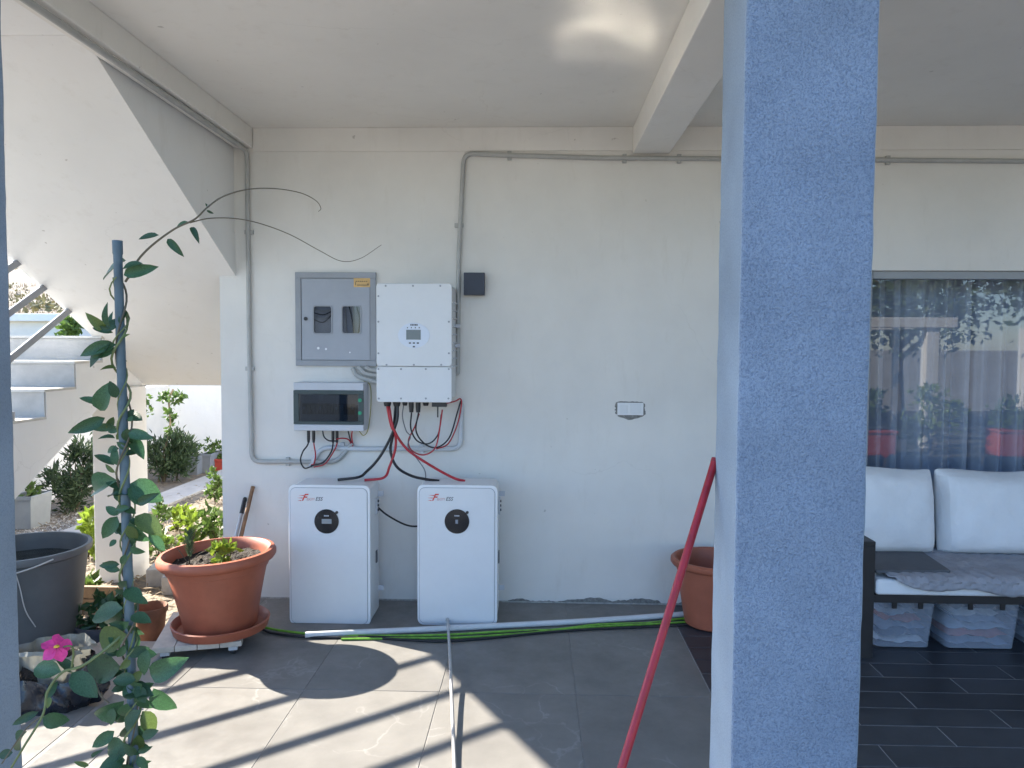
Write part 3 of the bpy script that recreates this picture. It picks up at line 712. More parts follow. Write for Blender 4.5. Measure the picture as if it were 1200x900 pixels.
# ---------------------------------------------------------------- conduits
def clip(mb, p, ax, r=.014):
    p = Vector(p); s = Vector((r * 1.9, r * 1.5, .012)) if ax == 'z' else Vector((.012, r * 1.5, r * 1.9))
    mb.box(p.x - s.x, p.x + s.x, p.y - r * .2, -.0008, p.z - s.z, p.z + s.z)
def conduit(name, label, pts, r, m, clips=(), n=10):
    e = thing(name, label, 'conduit', pts[0])
    MB().tube(pts, r, n).build('tube', m, e, smooth=True)
    for p, ax in clips:
        c = MB(); clip(c, p, ax, r); c.build('clip', m, e, bevel=.002)
    return e
cy = -.016
P = lambda px, py, y=cy: onY(px, py, y)
a = P(289.5, 178); zc_ = a.z
pts = rounded([(a.x, -2.5, 2.657), (a.x, cy, 2.657), P(292, 400), P(295, 541), P(395, 541.5), P(413, 519)], .055)
conduit('conduit', 'grey conduit running under the stair-side beam and down past the meter cabinet', pts, .0135, M_pipe, ((P(291.5, 272), 'z'), (P(292.5, 432), 'z'), (P(337, 541), 'x')))
pts = rounded([P(1215, 189), P(1030, 187.5), P(845, 186), P(700, 185), P(580, 181.5), P(543.5, 179.5), P(537.5, 300), P(536.5, 438), P(531, 438)], .06)
conduit('conduit', 'long grey conduit under the ceiling bending down beside the inverter', pts, .0135, M_pipe, ((P(597, 182), 'x'), (P(732, 185.5), 'x'), (P(796, 185.7), 'x'), (P(1041, 187.6), 'x'), (P(537.8, 264), 'z')))
pts = rounded([P(540.5, 474), P(540, 526), P(420, 526), P(376, 524), P(364, 547)], .06)
conduit('conduit', 'pale conduit curving below the inverter towards the distribution box', pts, .0145, M_pipe2, ((P(401, 524), 'x'), (P(494, 526), 'x')))
for k, (label, q) in enumerate((('lowest corrugated sleeve sweeping from the cabinet to the inverter', ((413, 431), (420, 441), (440, 447.5), (446, 449))),
                                ('middle corrugated sleeve sweeping from the cabinet to the inverter', ((420, 430), (428, 437.5), (440, 440), (446, 441))),
                                ('short upper corrugated sleeve between the cabinet and the inverter', ((428, 430), (434, 433), (440, 434.2), (446, 435))))):
    pts = spline([P(*t, -.03 + .003 * k) for t in q], 9); mb = MB(); mb.tube(pts, [.0125 + .0018 * (i % 2) for i in range(len(pts))], 10)
    tag(mb.build('corrugated_sleeve', M_pipe, smooth=True), label, 'sleeve')

# ---------------------------------------------------------------- cables
c5 = lambda u, v, y: onY(320 + u / 4.2857, 430 + v / 4.2857, y)
def cable(label, q, r, m, plugs=(), name='cable', zmin=None, smoothn=7):
    pts = [c5(*t) if len(t) == 3 else Vector(t) for t in q] if not isinstance(q[0], Vector) else q
    e = thing(name, label, 'cable', pts[0])
    MB().tube(spline(pts, smoothn), r, 8).build('sheath', m, e, smooth=True)
    for (u, v0, v1, y) in plugs:
        a, b = c5(u, v0, y), c5(u, v1, y); MB().tube([a, a * .3 + b * .7, b], [.009, .009, .0065], 10).build('plug', M_black, e, smooth=True)
    return e
IYc = dY(4.17); BT = B1[3]
def topp(px, z=BT + .004, y=dY(4.1)): p = onY(px, 565, y); return Vector((p.x, y, z))
cr = lambda *t: [c5(*k) if len(k) == 3 else Vector(k) for k in t]
cable('red power cable dropping from the inverter to the battery beside the terracotta pot', cr((573, 195, IYc), (592, 290, IYc), (615, 350, IYc), (612, 420, IYc), (585, 500, IYc)) + [c5(556, 556, dY(4.13)), topp(427)], .0075, M_red)
cable('thick black cable dropping from the inverter to the battery beside the terracotta pot', cr((626, 195, IYc - .01), (622, 270, IYc - .02), (585, 365, IYc - .01), (530, 460, IYc), (470, 525, IYc)) + [topp(420, BT + .02), topp(396)], .008, M_blk)
cable('red power cable sweeping across to the battery with the rod at its foot', cr((582, 195, IYc + .01), (605, 310, IYc - .02), (670, 410, IYc), (780, 488, IYc)) + [topp(530, BT + .025), topp(545)], .0075, M_red)
cable('thick black cable curving across to the battery with the rod at its foot', cr((616, 195, IYc + .01), (604, 330, IYc + .02), (590, 420, IYc + .01), (620, 500, IYc), (690, 545, IYc)) + [topp(500, BT + .012), topp(515)], .008, M_blk)
cable('thin grey data wire hanging from the inverter to the battery top', cr((655, 195, IYc), (650, 250, IYc), (668, 320, IYc + .02), (690, 350, IYc + .04), (678, 400, IYc + .04), (730, 470, IYc + .03), (762, 520, IYc + .02)) + [topp(499)], .0032, M_gwire)
cable('short black solar lead looping under the inverter', cr((695, 230, IYc), (692, 310, IYc + .02), (725, 372, IYc + .04), (785, 384, IYc + .05), (830, 335, IYc + .06), (845, 240, IYc + .03)), .0045, M_blk)
cable('longer black solar lead looping from the inverter up into the conduit', cr((730, 230, IYc), (718, 320, IYc + .02), (757, 382, IYc + .05), (820, 405, IYc + .06), (885, 355, IYc + .08), (925, 230, -.05), (944, 170, -.03), (945, 205, cy)), .0045, M_blk)
cable('red solar lead making the deepest loop under the inverter', cr((733, 235, IYc + .01), (712, 300, IYc + .03), (680, 370, IYc + .05), (697, 420, IYc + .05), (757, 442, IYc + .05), (815, 405, IYc + .05), (838, 300, IYc + .04), (850, 215, IYc + .02)), .0042, M_red)
cable('red solar lead running from the inverter corner down along the conduit', cr((868, 183, IYc), (915, 172, -.06), (940, 160, -.04), (946, 190, -.045), (925, 290, -.05), (880, 385, -.06), (820, 412, IYc + .07)), .0042, M_red)
cable('black solar lead with plug hanging lowest under the distribution box', cr((178, 325, -.06), (176, 385, -.06), (150, 425, -.05), (138, 470, -.05), (158, 508, -.05), (196, 498, -.03)), .0045, M_blk, ((178, 318, 380, -.06),))
cable('red solar lead with plug under the distribution box', cr((204, 325, -.06), (205, 385, -.06), (213, 440, -.05), (206, 485, -.04), (192, 492, -.03)), .004, M_red, ((204, 318, 380, -.06),))
cable('black solar lead with plug swinging back to the conduit end', cr((300, 325, -.06), (301, 385, -.06), (290, 430, -.05), (250, 480, -.05), (190, 496, -.035)), .0045, M_blk, ((301, 318, 380, -.06),))
cable('red solar lead with plug swinging back to the conduit end', cr((321, 325, -.06), (321, 385, -.055), (298, 435, -.045), (258, 488, -.042), (205, 503, -.03)), .004, M_red, ((321, 318, 380, -.06),))
cable('black lead curling from the fuse box to the plugs', cr((249, 320, -.07), (256, 350, -.07), (280, 370, -.07), (318, 372, -.07)), .004, M_blk)
cable('red lead crossing from the plugs to the conduit mouth', cr((318, 362, -.072), (350, 358, -.06), (380, 366, -.04), (397, 398, cy)), .004, M_red)
cable('black lead dropping straight into the conduit mouth', cr((376, 318, -.05), (384, 350, -.04), (398, 402, cy)), .004, M_blk)
cable('red lead dropping straight into the conduit mouth', cr((398, 318, -.05), (395, 350, -.04), (401, 402, cy)), .004, M_red)
cable('thin olive earth wire looping round the side of the fuse box', cr((455, 70, -.01), (488, 95, -.02), (491, 200, -.03), (478, 310, -.04), (455, 344, -.05), (432, 322, -.07)), .0026, M_earth)
cable('short black link cable sagging between the two batteries', cr((527, 706, BB - .05), (570, 742, BB - .03), (640, 782, BB - .04), (690, 799, BB - .05), (735, 800, BB - .05)), .0052, M_blk)

# pipe and cables along the foot of the wall
G = lambda px, py, z: onZ(px, py, z)
def floor_run(name, label, cat, q, r, m):
    pts = spline([G(px, py, z) for px, py, z in q], 8)
    return tag(MB().tube(pts, r, 10).build(name, m, smooth=True), label, cat)
hose = floor_run('conduit_pipe', 'pale grey conduit pipe lying along the foot of the wall', 'pipe', [(358, 744, .017), (420, 741, .019), (500, 737.5, .018), (590, 733, .017), (700, 727, .018), (805, 719.5, .017), (850, 716, .017)], .0155, M_pipe2)
floor_run('earth_cable', 'green and yellow earth cable emerging from beneath the potted plant', 'cable', [(305, 734, .012), (330, 739, .009), (380, 744, .008), (450, 745, .008), (520, 744, .008), (600, 739.5, .008), (650, 738, .008), (700, 732, .009), (760, 730, .008), (800, 725, .008), (850, 722, .008)], .0065, M_grn)
floor_run('earth_cable', 'second green and yellow earth cable weaving under the grey pipe', 'cable', [(400, 749, .007), (470, 748, .007), (540, 747, .008), (620, 741.5, .007), (690, 735, .007), (760, 731.5, .007), (850, 726, .007)], .0058, M_grn)
floor_run('floor_cable', 'black cable lying outermost along the foot of the wall', 'cable', [(306, 737, .012), (320, 742, .008), (360, 746.5, .007), (430, 747.5, .007), (480, 750, .007), (520, 751.5, .007), (580, 747, .007), (640, 741, .007), (700, 737, .007), (760, 734.5, .007), (850, 729, .007)], .0062, M_blk)
floor_run('floor_cable', 'black cable tucked between the green cable and the pipe', 'cable', [(420, 745.5, .007), (520, 747.2, .007), (640, 738.5, .007), (720, 733, .007), (850, 724.5, .007)], .005, M_blk)

# thin metal rod lying on the floor with its end propped on the pipe
a = onY(524.5, 727, BF - .013); p1 = G(527, 765, .05); p2 = G(529.5, 820, .028); p3 = G(533, 905, .008)
rd = thing('metal_rod', 'thin grey metal rod leaning on the pipe in front of the battery', 'rod', p3)
e_ = p3 + (p3 - p2).normalized() * .35; e_.z = .008
MB().tube(spline([a, p1, p2, p3, e_], 4), .0072, 10).build('shaft', M_rod, rd, smooth=True)
MB().tube([a + Vector((0, .004, -.004)), a + Vector((0, -.004, .008))], .0105, 10).build('end_cap', M_pipe, rd, smooth=True)

# red broom handle leaning on the column
t0 = onY(838.5, 538, -2.085); lo = onY(728.5, 900, dY(1.93)); dirv = (lo - t0); ft = t0 + dirv * (t0.z / -dirv.z)
bh = thing('red_pole', 'long red pole leaning against the blue stucco column', 'pole', ft)
MB().tube([t0, (t0 + ft) / 2, ft], .0118, 16).build('shaft', M_redp, bh, smooth=True)
u = dirv.normalized(); MB().tube([t0 - u * .001, t0 + u * .012], .0126, 16).build('end_cap', mat('dark_red_cap', (.25, .012, .02), .4), bh, smooth=True)

# ================================================================== FOLIAGE HELPERS
def leaf_mesh(name, m, w=.5, fold=.10, droop=.12, n=6):
    b = MB()
    for i in range(n + 1):
        t = i / n; hw = w / 2 * math.sin(math.pi * min(1, (t * .96 + .02)) ** .85) ** .8 if 0 < i < n else .004
        z = -droop * t * t
        b.v += [(t, -hw, z + fold * hw * 2), (t, 0, z), (t, hw, z + fold * hw * 2)]
    for i in range(n):
        for k in range(2): b.f.append((i * 3 + k, (i + 1) * 3 + k, (i + 1) * 3 + k + 1, i * 3 + k + 1))
    me = b.mesh(name, m); me.polygons.foreach_set('use_smooth', [True] * len(me.polygons)); return me
def place_leaf(me, a, b, parent, width=.5, roll=0, name='leaf', face=None):
    a = Vector(a); b = Vector(b); d = b - a; L = d.length; X = d.normalized()
    Y = (face or Vector((0, 0, 1))).cross(X)
    if Y.length < .1: Y = Vector((1, 0, 0))
    Y.normalize(); Z = X.cross(Y); q = Quaternion(X, roll); Y = q @ Y; Z = q @ Z
    o = bpy.data.objects.new(name, me); COL.objects.link(o)
    m = Matrix((X * L, Y * L * width * 2, Z * L)).transposed().to_4x4(); m.translation = a
    o.parent = parent
    if parent.type == 'EMPTY': o.matrix_parent_inverse = parent.matrix_basis.inverted()
    o.matrix_basis = m; return o
def cloud(mb, c, rad, n, size, rng, up=.3, clump=7, elong=1.0, shell=.55):
    """leaf-sized folded faces in uneven clumps through an ellipsoid"""
    c = Vector(c); cl = []
    for _ in range(clump):
        v = Vector((rng.gauss(0, 1), rng.gauss(0, 1), rng.gauss(0, 1))).normalized() * rng.uniform(.35, .95)
        cl.append((v, rng.uniform(.25, .5)))
    for _ in range(n):
        v, s = rng.choice(cl)
        q = v + Vector((rng.gauss(0, 1), rng.gauss(0, 1), rng.gauss(0, 1))) * s * .5
        if q.length > 1.12: q *= 1.12 / q.length
        p = c + Vector((q.x * rad[0], q.y * rad[1], q.z * rad[2]))
        d = (Vector((rng.gauss(0, 1), rng.gauss(0, 1), rng.gauss(0, 1))).normalized() + q * .6 + Vector((0, 0, up))).normalized()
        L = size * rng.uniform(.6, 1.3); s_ = d.cross(Vector((rng.gauss(0, 1), rng.gauss(0, 1), rng.gauss(0, 1)))).normalized() * L * .26 / elong
        mid = p + d * L * .45; dn = d.cross(s_).normalized() * L * .08
        mb.add([p, mid + s_ + dn, p + d * L, mid - s_ + dn], [(0, 1, 2), (0, 2, 3)])
def bush(name, label, cat, base, rad, n, size, m, seed, stems=4, group=None, elong=1, zc=None, up=.3, clump=8):
    rng = random.Random(seed); base = Vector(base); zc = zc if zc is not None else rad[2] * 1.05
    e = thing(name, label, cat, base, group)
    st_ = MB()
    for k in range(stems):
        a = rng.uniform(0, 6.28); r = rng.uniform(.2, .7)
        tip = base + Vector((math.cos(a) * rad[0] * r, math.sin(a) * rad[1] * r, zc + rad[2] * rng.uniform(.1, .7)))
        mid = (base + tip) / 2 + Vector((rng.uniform(-.1, .1) * rad[0], rng.uniform(-.1, .1) * rad[1], 0))
        st_.tube([base, mid, tip], [rad[0] * .035 + .002, rad[0] * .025 + .0015, .0012], 5)
    st_.build('stem', M_brstem, e)
    fo = MB(); cloud(fo, base + Vector((0, 0, zc)), rad, n, size, rng, up, clump, elong)
    fo_ = fo.build('foliage', m, e); fo_['kind'] = 'stuff'
    return e

# ================================================================== FLOWERING VINE ON ITS POLE
VD = 2.02; vy = dY(VD)
V = lambda px, py, dy=0: onY(px, py, vy + dy)
ptop, pbot = V(137.5, 282), V(157.5, 905); pd = (pbot - ptop); pfoot = ptop + pd * ((ptop.z - .12) / -pd.z)
stake = thing('plant_stake', 'tall blue-grey cane stake supporting the flowering vine', 'stake', pfoot)
MB().tube([ptop, ptop + pd.normalized() * .035, ptop + pd.normalized() * .04, pfoot], [.0135, .0135, .0118, .0142], 14).build('cane', M_pole, stake, smooth=True)
nt = MB(); MB().tube([ptop + Vector((0, 0, .0005)), ptop - Vector((0, 0, .02))], .0085, 10).build('hollow', M_black, stake, smooth=True)
pot0 = thing('planter_pot', 'dark pot that holds the vine stake', 'pot', (pfoot.x, pfoot.y, 0))
MB().lathe([(.10, .0), (.12, .13), (.13, .135), (.13, .155), (.118, .155), (.112, .13), (.0, .125)], (pfoot.x, pfoot.y, 0.001), 28).build('bowl', M_dgrey, pot0, smooth=True)
vine = thing('flowering_vine', 'climbing vine with glossy leaves and a pink flower twined round a stake', 'vine', pfoot)
rng = random.Random(3)
# twining stems round the stake
for ph0, m_, rr, turns in ((0, M_stem, .0032, 6.5), (2.6, M_brstem, .0028, 5), (4.4, M_stem, .0022, 8)):
    pts = []
    for i in range(90):
        t = i / 89; c = pfoot.lerp(ptop, .1 + .84 * t); a = ph0 + turns * 6.283 * t + .8 * math.sin(9 * t + ph0); k = .018 + .006 * math.sin(17 * t + ph0)
        pts.append(c + Vector((math.cos(a) * k, math.sin(a) * k, 0)))
    MB().tube(pts, rr, 6).build('stem', m_, vine, smooth=True)
def sten(q, r0, r1, m_=None):
    pts = spline([V(*t) for t in q], 8); n = len(pts)
    MB().tube(pts, [r0 + (r1 - r0) * i / (n - 1) for i in range(n)], 6).build('stem', m_ or M_brstem, vine, smooth=True)
sten([(147, 330), (155, 318, -.01), (163, 303, -.02), (180, 286, -.03), (205, 268, -.03), (228, 257, -.03), (243, 243, -.02), (262, 230), (290, 222, .03), (322, 221, .06), (352, 226, .08), (370, 235, .09), (376, 244, .09), (373, 248, .09)], .0034, .0008)
sten([(222, 261, -.03), (245, 256, -.01), (275, 256, .02), (305, 262, .04), (340, 275, .06), (375, 294, .08), (400, 306, .09), (422, 303, .1), (447, 287, .1)], .002, .0007)
sten([(146, 742), (125, 760, -.03), (97, 780, -.04), (73, 788, -.05), (56, 810, -.06), (50, 838, -.07), (28, 875, -.08), (10, 905, -.08)], .0042, .003, M_stem)
sten([(84, 783, -.04), (86, 764, -.05), (82, 757, -.06), (68, 760, -.06)], .003, .0025, M_stem)
sten([(110, 795, -.02), (118, 815, -.03), (128, 824, -.03)], .003, .002)
sten([(50, 838, -.07), (30, 855, -.07), (2, 895, -.07)], .0025, .0018, M_brstem)
lf1 = leaf_mesh('leaf', M_leaf, .5, .16, .18); lf2 = leaf_mesh('leaf', M_leaf, .5, .35, .34); lf3 = leaf_mesh('leaf', M_leafb, .5, .2, .2)
c1 = lambda u, v: (u / 4, 240 + v / 4); c2 = lambda u, v: (u / 4, 440 + v / 4); c3 = lambda u, v: (u / 3, 600 + v / 3)
LV = []
for (a, b, c, d, w) in ((590, 262, 460, 330, .5), (580, 330, 725, 288, .36), (575, 300, 655, 262, .4), (600, 325, 655, 310, .4), (520, 600, 400, 515, .32), (515, 570, 480, 470, .3), (520, 580, 515, 495, .3),
                     (530, 600, 425, 570, .3), (500, 590, 560, 530, .5), (545, 655, 365, 695, .34), (520, 640, 395, 752, .46), (540, 670, 432, 715, .4), (545, 765, 460, 762, .3), (560, 560, 590, 490, .3),
                     (745, 142, 643, 152, .3), (785, 160, 850, 232, .32), (880, 78, 822, 104, .34), (895, 105, 930, 162, .3), (968, 26, 1002, 42, .3), (968, 10, 965, -12, .3), (560, 640, 600, 600, .4), (575, 720, 592, 735, .5)):
    LV.append((*c1(a, b), *c1(c, d), w))
for (a, b, c, d, w) in ((470, 140, 368, 90, .3), (470, 165, 492, 48, .5), (545, 105, 518, 30, .5), (492, 198, 322, 272, .34), (545, 240, 403, 245, .3), (540, 295, 462, 282, .34), (500, 250, 535, 195, .5), (560, 260, 480, 230, .4),
                     (598, 195, 625, 160, .6), (600, 215, 622, 190, .6), (600, 272, 706, 288, .36), (598, 300, 676, 366, .5), (535, 420, 440, 360, .32), (548, 420, 530, 335, .4), (540, 455, 488, 418, .34), (550, 492, 362, 538, .36),
                     (565, 525, 498, 498, .5), (606, 510, 757, 578, .62), (655, 610, 615, 500, .55), (650, 600, 720, 560, .35), (555, 655, 492, 612, .45), (550, 660, 478, 765, .5), (632, 660, 762, 738, .55), (605, 690, 684, 796, .52), (695, 735, 778, 825, .34),
                     (580, 720, 520, 730, .5), (545, 770, 512, 800, .6), (560, 885, 462, 892, .4), (570, 620, 640, 640, .6), (560, 690, 600, 760, .6), (545, 300, 600, 250, .5), (540, 540, 590, 600, .5), (590, 600, 530, 640, .5)):
    LV.append((*c2(a, b), *c2(c, d), w))
for (a, b, c, d, w) in ((425, 205, 348, 182, .34), (432, 338, 303, 372, .42), (428, 350, 362, 425, .4), (460, 365, 527, 380, .5), (468, 395, 497, 445, .6), (445, 430, 322, 465, .5), (445, 420, 485, 505, .5), (425, 545, 278, 552, .5), (435, 560, 343, 592, .34),
                     (252, 565, 337, 648, .5), (520, 485, 495, 575, .5), (490, 500, 545, 500, .55), (530, 575, 630, 528, .5), (455, 600, 500, 560, .6), (500, 605, 445, 645, .6), (480, 640, 535, 600, .55), (540, 620, 608, 712, .55), (475, 640, 535, 700, .5),
                     (436, 664, 316, 752, .42), (400, 690, 382, 752, .6), (440, 690, 413, 758, .45), (500, 700, 548, 785, .5), (470, 735, 440, 815, .6), (402, 770, 322, 830, .48), (440, 815, 356, 838, .6), (450, 835, 523, 828, .5), (440, 872, 348, 895, .62), (455, 805, 505, 755, .6),
                     (322, 862, 348, 840, .3), (312, 892, 262, 880, .3), (460, 660, 450, 590, .6), (500, 790, 550, 770, .5), (470, 880, 520, 885, .4), (440, 760, 480, 700, .6),
                     (150, 722, 238, 742, .62), (135, 702, 38, 750, .3), (160, 655, 200, 600, .42), (175, 650, 165, 690, .5), (215, 562, 100, 545, .5), (260, 555, 200, 512, .4), (95, 772, 30, 835, .36), (45, 845, -12, 858, .55), (230, 530, 245, 575, .4), (420, 480, 385, 440, .5), (425, 500, 345, 500, .35)):
    LV.append((*c3(a, b), *c3(c, d), w))
for _ in range(46):
    y_ = 470 + 430 * rng.random() ** .75; x_ = 137.5 + (y_ - 282) * .0321 + rng.uniform(-6, 6); a = rng.uniform(-.5, 3.6); L = rng.uniform(13, 30)
    LV.append((x_, y_, x_ + L * math.cos(a), y_ + L * .8 * math.sin(a), rng.uniform(.42, .62)))
for i, (ax, ay, bx, by, w) in enumerate(LV):
    d0 = rng.uniform(-.03, .02); L = math.hypot(bx - ax, by - ay) * VD / F
    a = V(ax, ay, d0); b = V(bx, by, d0 + rng.uniform(-.6, .5) * L)
    me = lf3 if (i % 8 == 4) else (lf1, lf2)[i % 2]
    place_leaf(me, a, b, vine, w * 1.12, rng.uniform(-.7, .7), face=Vector((.25, -1, .55)).normalized())
# pink flower
fc = V(66, 759, -.07); fl = MB(); fn_ = (CAM - fc).normalized() * .8 + Vector((.15, 0, .35)); fn_.normalize()
fx_ = fn_.cross(Vector((0, 0, 1))).normalized(); fy_ = fn_.cross(fx_)
flower = MB().tube([fc - fn_ * .045, fc - fn_ * .015, fc + fn_ * .002], [.004, .006, .010], 10).build('flower', M_pink, vine, smooth=True)
for k in range(5):
    a = 2 * math.pi * k / 5 + .35; u_ = fx_ * math.cos(a) + fy_ * math.sin(a); w_ = fx_ * -math.sin(a) + fy_ * math.cos(a); pv = []; n = 6
    for i in range(n + 1):
        t = i / n; hw = .0185 * math.sin(math.pi * (t * .93 + .05)) ** .9
        for s_ in (-1, 0, 1): pv.append(fc + u_ * (.004 + .034 * t) + w_ * (s_ * hw + .010 * t) + fn_ * (.008 - .018 * t * t + .005 * s_ * t - (.004 if s_ == 0 else 0)))
    pm = MB(); pm.add(pv, [(i * 3 + j, (i + 1) * 3 + j, (i + 1) * 3 + j + 1, i * 3 + j + 1) for i in range(n) for j in range(2)]); pm.build('petal', M_pink, flower, smooth=True)
MB().lathe([(.0, .006), (.006, .004), (.008, .0)], fc + fn_ * .006, 10).build('throat', M_yel, flower, smooth=True)

# ================================================================== POTS, TROLLEY, STICKS
# plant trolley
tc_ = onZ(237, 748, .07); q = Matrix.Rotation(R(15.6), 3, 'Z')
tr = thing('plant_trolley', 'pale wooden board on small casters under the terracotta pot', 'trolley', (-1.60, dY(3.72), 0))
TC = Vector((-1.69, dY(3.70), .062))
for k in range(4): MB().obox(TC + q @ Vector((-.153 + k * .102, 0, 0)), (.099, .50, .026), q).build('board', M_wood, tr, bevel=.002)
for a in (-.17, .17): MB().obox(TC + q @ Vector((0, a, -.019)), (.40, .04, .016), q).build('batten', M_wood, tr)
for a, b in ((-.15, -.21), (.16, -.21), (-.05, .20), (.16, .20)):
    p = TC + q @ Vector((a, b, -.027))
    co = MB().obox(p + Vector((0, 0, -.003)), (.042, .03, .02), q).build('caster', M_pipe2, tr, bevel=.002)
    MB().tube([(p.x - .01, p.y, .0155), (p.x + .01, p.y, .0155)], .015, 12).build('wheel', M_black, co, smooth=True)
# terracotta pot with its saucer
pc_ = Vector((onY(259.5, 750, dY(3.68)).x, dY(3.68), .0735))
pt = thing('terracotta_pot', 'large terracotta pot on a saucer with low yellow-green plants', 'pot', pc_)
MB().lathe([(.0, .004), (.19, .004), (.21, .012), (.226, .045), (.234, .052), (.240, .047), (.228, .006), (.21, .0), (.0, .0)], pc_, 48).build('saucer', M_terra, pt, smooth=True)
tl = Matrix.Rotation(R(-2.2), 3, 'Y')
prof = [(.0, .012), (.172, .012), (.182, .02), (.193, .08), (.224, .22), (.248, .315), (.256, .318), (.262, .345), (.286, .352), (.297, .366), (.298, .386), (.288, .402), (.270, .404), (.258, .392), (.25, .37), (.242, .335), (.0, .335)]
MB().lathe([(r_ * .965, z_) for r_, z_ in prof[:-2] + [(.243, .32)]], pc_, 56, tilt=tl).build('bowl', M_terra, pt, smooth=True)
so = MB(); rng = random.Random(5); vs = []
n1, n2 = 14, 40
for i in range(n1 + 1):
    for k in range(n2):
        a = 2 * math.pi * k / n2; r = .236 * i / n1; vs.append(pc_ + tl @ Vector((r * math.cos(a), r * math.sin(a), .345 + rng.uniform(-.012, .012))))
so.add(vs, [(i * n2 + k, i * n2 + (k + 1) % n2, (i + 1) * n2 + (k + 1) % n2, (i + 1) * n2 + k) for i in range(n1) for k in range(n2)])
so.build('soil', M_soil, pt, smooth=True)
bp_ = onY(258, 662, dY(3.56))
bush('seedling', 'bright yellow-green leafy seedling growing in the terracotta pot', 'plant', (bp_.x + .0, dY(3.60), pc_.z + .345), (.075, .06, .055), 150, .045, M_lime, 11, 5, elong=.8, zc=.055, clump=9)
dt = onY(222, 665, dY(3.62)); tw = thing('dry_twig', 'dry tufted twig rising from the terracotta pot', 'twig', (dt.x, dY(3.62), pc_.z + .34)); b_ = MB()
for px, py in ((222, 620), (226, 628), (217, 632), (229, 622)): b_.tube(spline([(dt.x, dY(3.62), pc_.z + .34), onY(222, 650, dY(3.62)), onY(px, py, dY(3.62))], 4), .0022, 5)
b_.tube(spline([(dt.x, dY(3.62), pc_.z + .34), onY(212, 648, dY(3.62)), onY(207, 641, dY(3.62))], 4), .002, 5); b_.tube(spline([(dt.x, dY(3.62), pc_.z + .34), onY(232, 650, dY(3.62)), onY(247, 643, dY(3.62))], 4), .0018, 5)
b_.build('twig', M_brstem, tw)
b_ = MB(); rng = random.Random(8)
for _ in range(170):
    t = rng.random(); a = onY(222 + rng.uniform(-2, 2), 652 - 28 * t, dY(3.62 + rng.uniform(-.02, .02))); d_ = Vector((rng.uniform(-1, 1), rng.uniform(-1, 1), rng.uniform(.4, 1.4))).normalized() * .045
    s_ = d_.cross(Vector((rng.uniform(-1, 1), 1, 0))).normalized() * .0025; b_.add([a - s_, a + s_, a + d_], [(0, 1, 2)])
b_.build('needles', M_dgreen, tw)['kind'] = 'stuff'
# two sticks leaning on the wall behind the pot
a, b = onY(296.5, 570, -.012), onY(273, 668, dY(4.12)); d_ = b - a; f_ = a + d_ * (a.z / -d_.z)
tag(MB().tube([a, f_], .0115, 10).build('wooden_stick', M_stick, smooth=True), 'plain brown wooden stick leaning on the wall behind the terracotta pot', 'stick')
a, b = onY(287.5, 583, -.014), onY(267, 668, dY(4.10)); d_ = b - a; f_ = a + d_ * (a.z / -d_.z); u = d_.normalized()
bs_ = thing('broom_stick', 'grey metal broom stick with black grip leaning on the wall', 'broom stick', f_)
MB().tube([a + u * .10, f_], .0105, 10).build('shaft', M_rod, bs_, smooth=True)
MB().tube([a, a + u * .006, a + u * .03, a + u * .10, a + u * .102], [.008, .012, .0125, .013, .0108], 12).build('grip', M_black, bs_, smooth=True)
# second terracotta pot, empty, behind the column
c_ = Vector((onY(836, 655, dY(4.05)).x, dY(4.05), .0)); p2 = thing('terracotta_pot', 'empty terracotta pot half hidden behind the blue stucco column', 'pot', c_)
MB().lathe([(.0, .003), (.135, .003), (.15, .012), (.175, .16), (.192, .30), (.198, .302), (.202, .325), (.222, .332), (.231, .345), (.230, .362), (.218, .372), (.205, .370), (.196, .355), (.185, .30), (.15, .03), (.0, .028)], c_, 48).build('bowl', M_terra, p2, smooth=True)

# ================================================================== THINGS AT THE TERRACE EDGE
# big grey tub with water
tb_c = Vector((onY(27, 640, dY(3.93)).x, dY(3.93), GZ)); rimz = onY(27, 640, dY(3.93)).z
H = rimz - GZ; Rr = 74 / F * 3.93
tub = thing('water_tub', 'large dark grey rubber tub of water under the stairs', 'tub', tb_c)
MB().lathe([(.0, .004), (Rr * .70, .004), (Rr * .74, .02), (Rr * .80, H * .35), (Rr * .90, H * .80), (Rr * .93, H * .93), (Rr * .99, H * .945), (Rr * 1.0, H * .985), (Rr * .985, H), (Rr * .93, H), (Rr * .90, H * .93), (Rr * .86, H * .75), (Rr * .8, H * .6)], tb_c, 56).build('body', M_tub, tub, smooth=True)
wz = H * .86; wt = MB(); n1, n2 = 20, 48; vs = []
for i in range(n1 + 1):
    for k in range(n2): 
        a = 2 * math.pi * k / n2; r = Rr * .89 * i / n1; x, y_ = r * math.cos(a), r * math.sin(a); vs.append(tb_c + Vector((x, y_, wz + .0012 * math.sin(x * 30 + y_ * 11) + .001 * math.sin(y_ * 41 - x * 13))))
wt.add(vs, [(i * n2 + k, i * n2 + (k + 1) % n2, (i + 1) * n2 + (k + 1) % n2, (i + 1) * n2 + k) for i in range(n1) for k in range(n2)])
mw = mat('tub_water', (.02, .025, .025), .03, spec=.5)
wt.build('water', mw, tub, smooth=True)
hr = MB(); rr_ = []
for i in range(24):
    t = i / 23; a = R(-150 + 118 * t); rr_.append(tb_c + Vector((Rr * 1.015 * math.cos(a), Rr * 1.015 * math.sin(a), H * (.975 - .09 * math.sin(math.pi * t)))))
hr.tube(rr_, .004, 6); hr.build('rope_handle', mat('pale_rope', (.5, .5, .48), .8), tub, smooth=True)
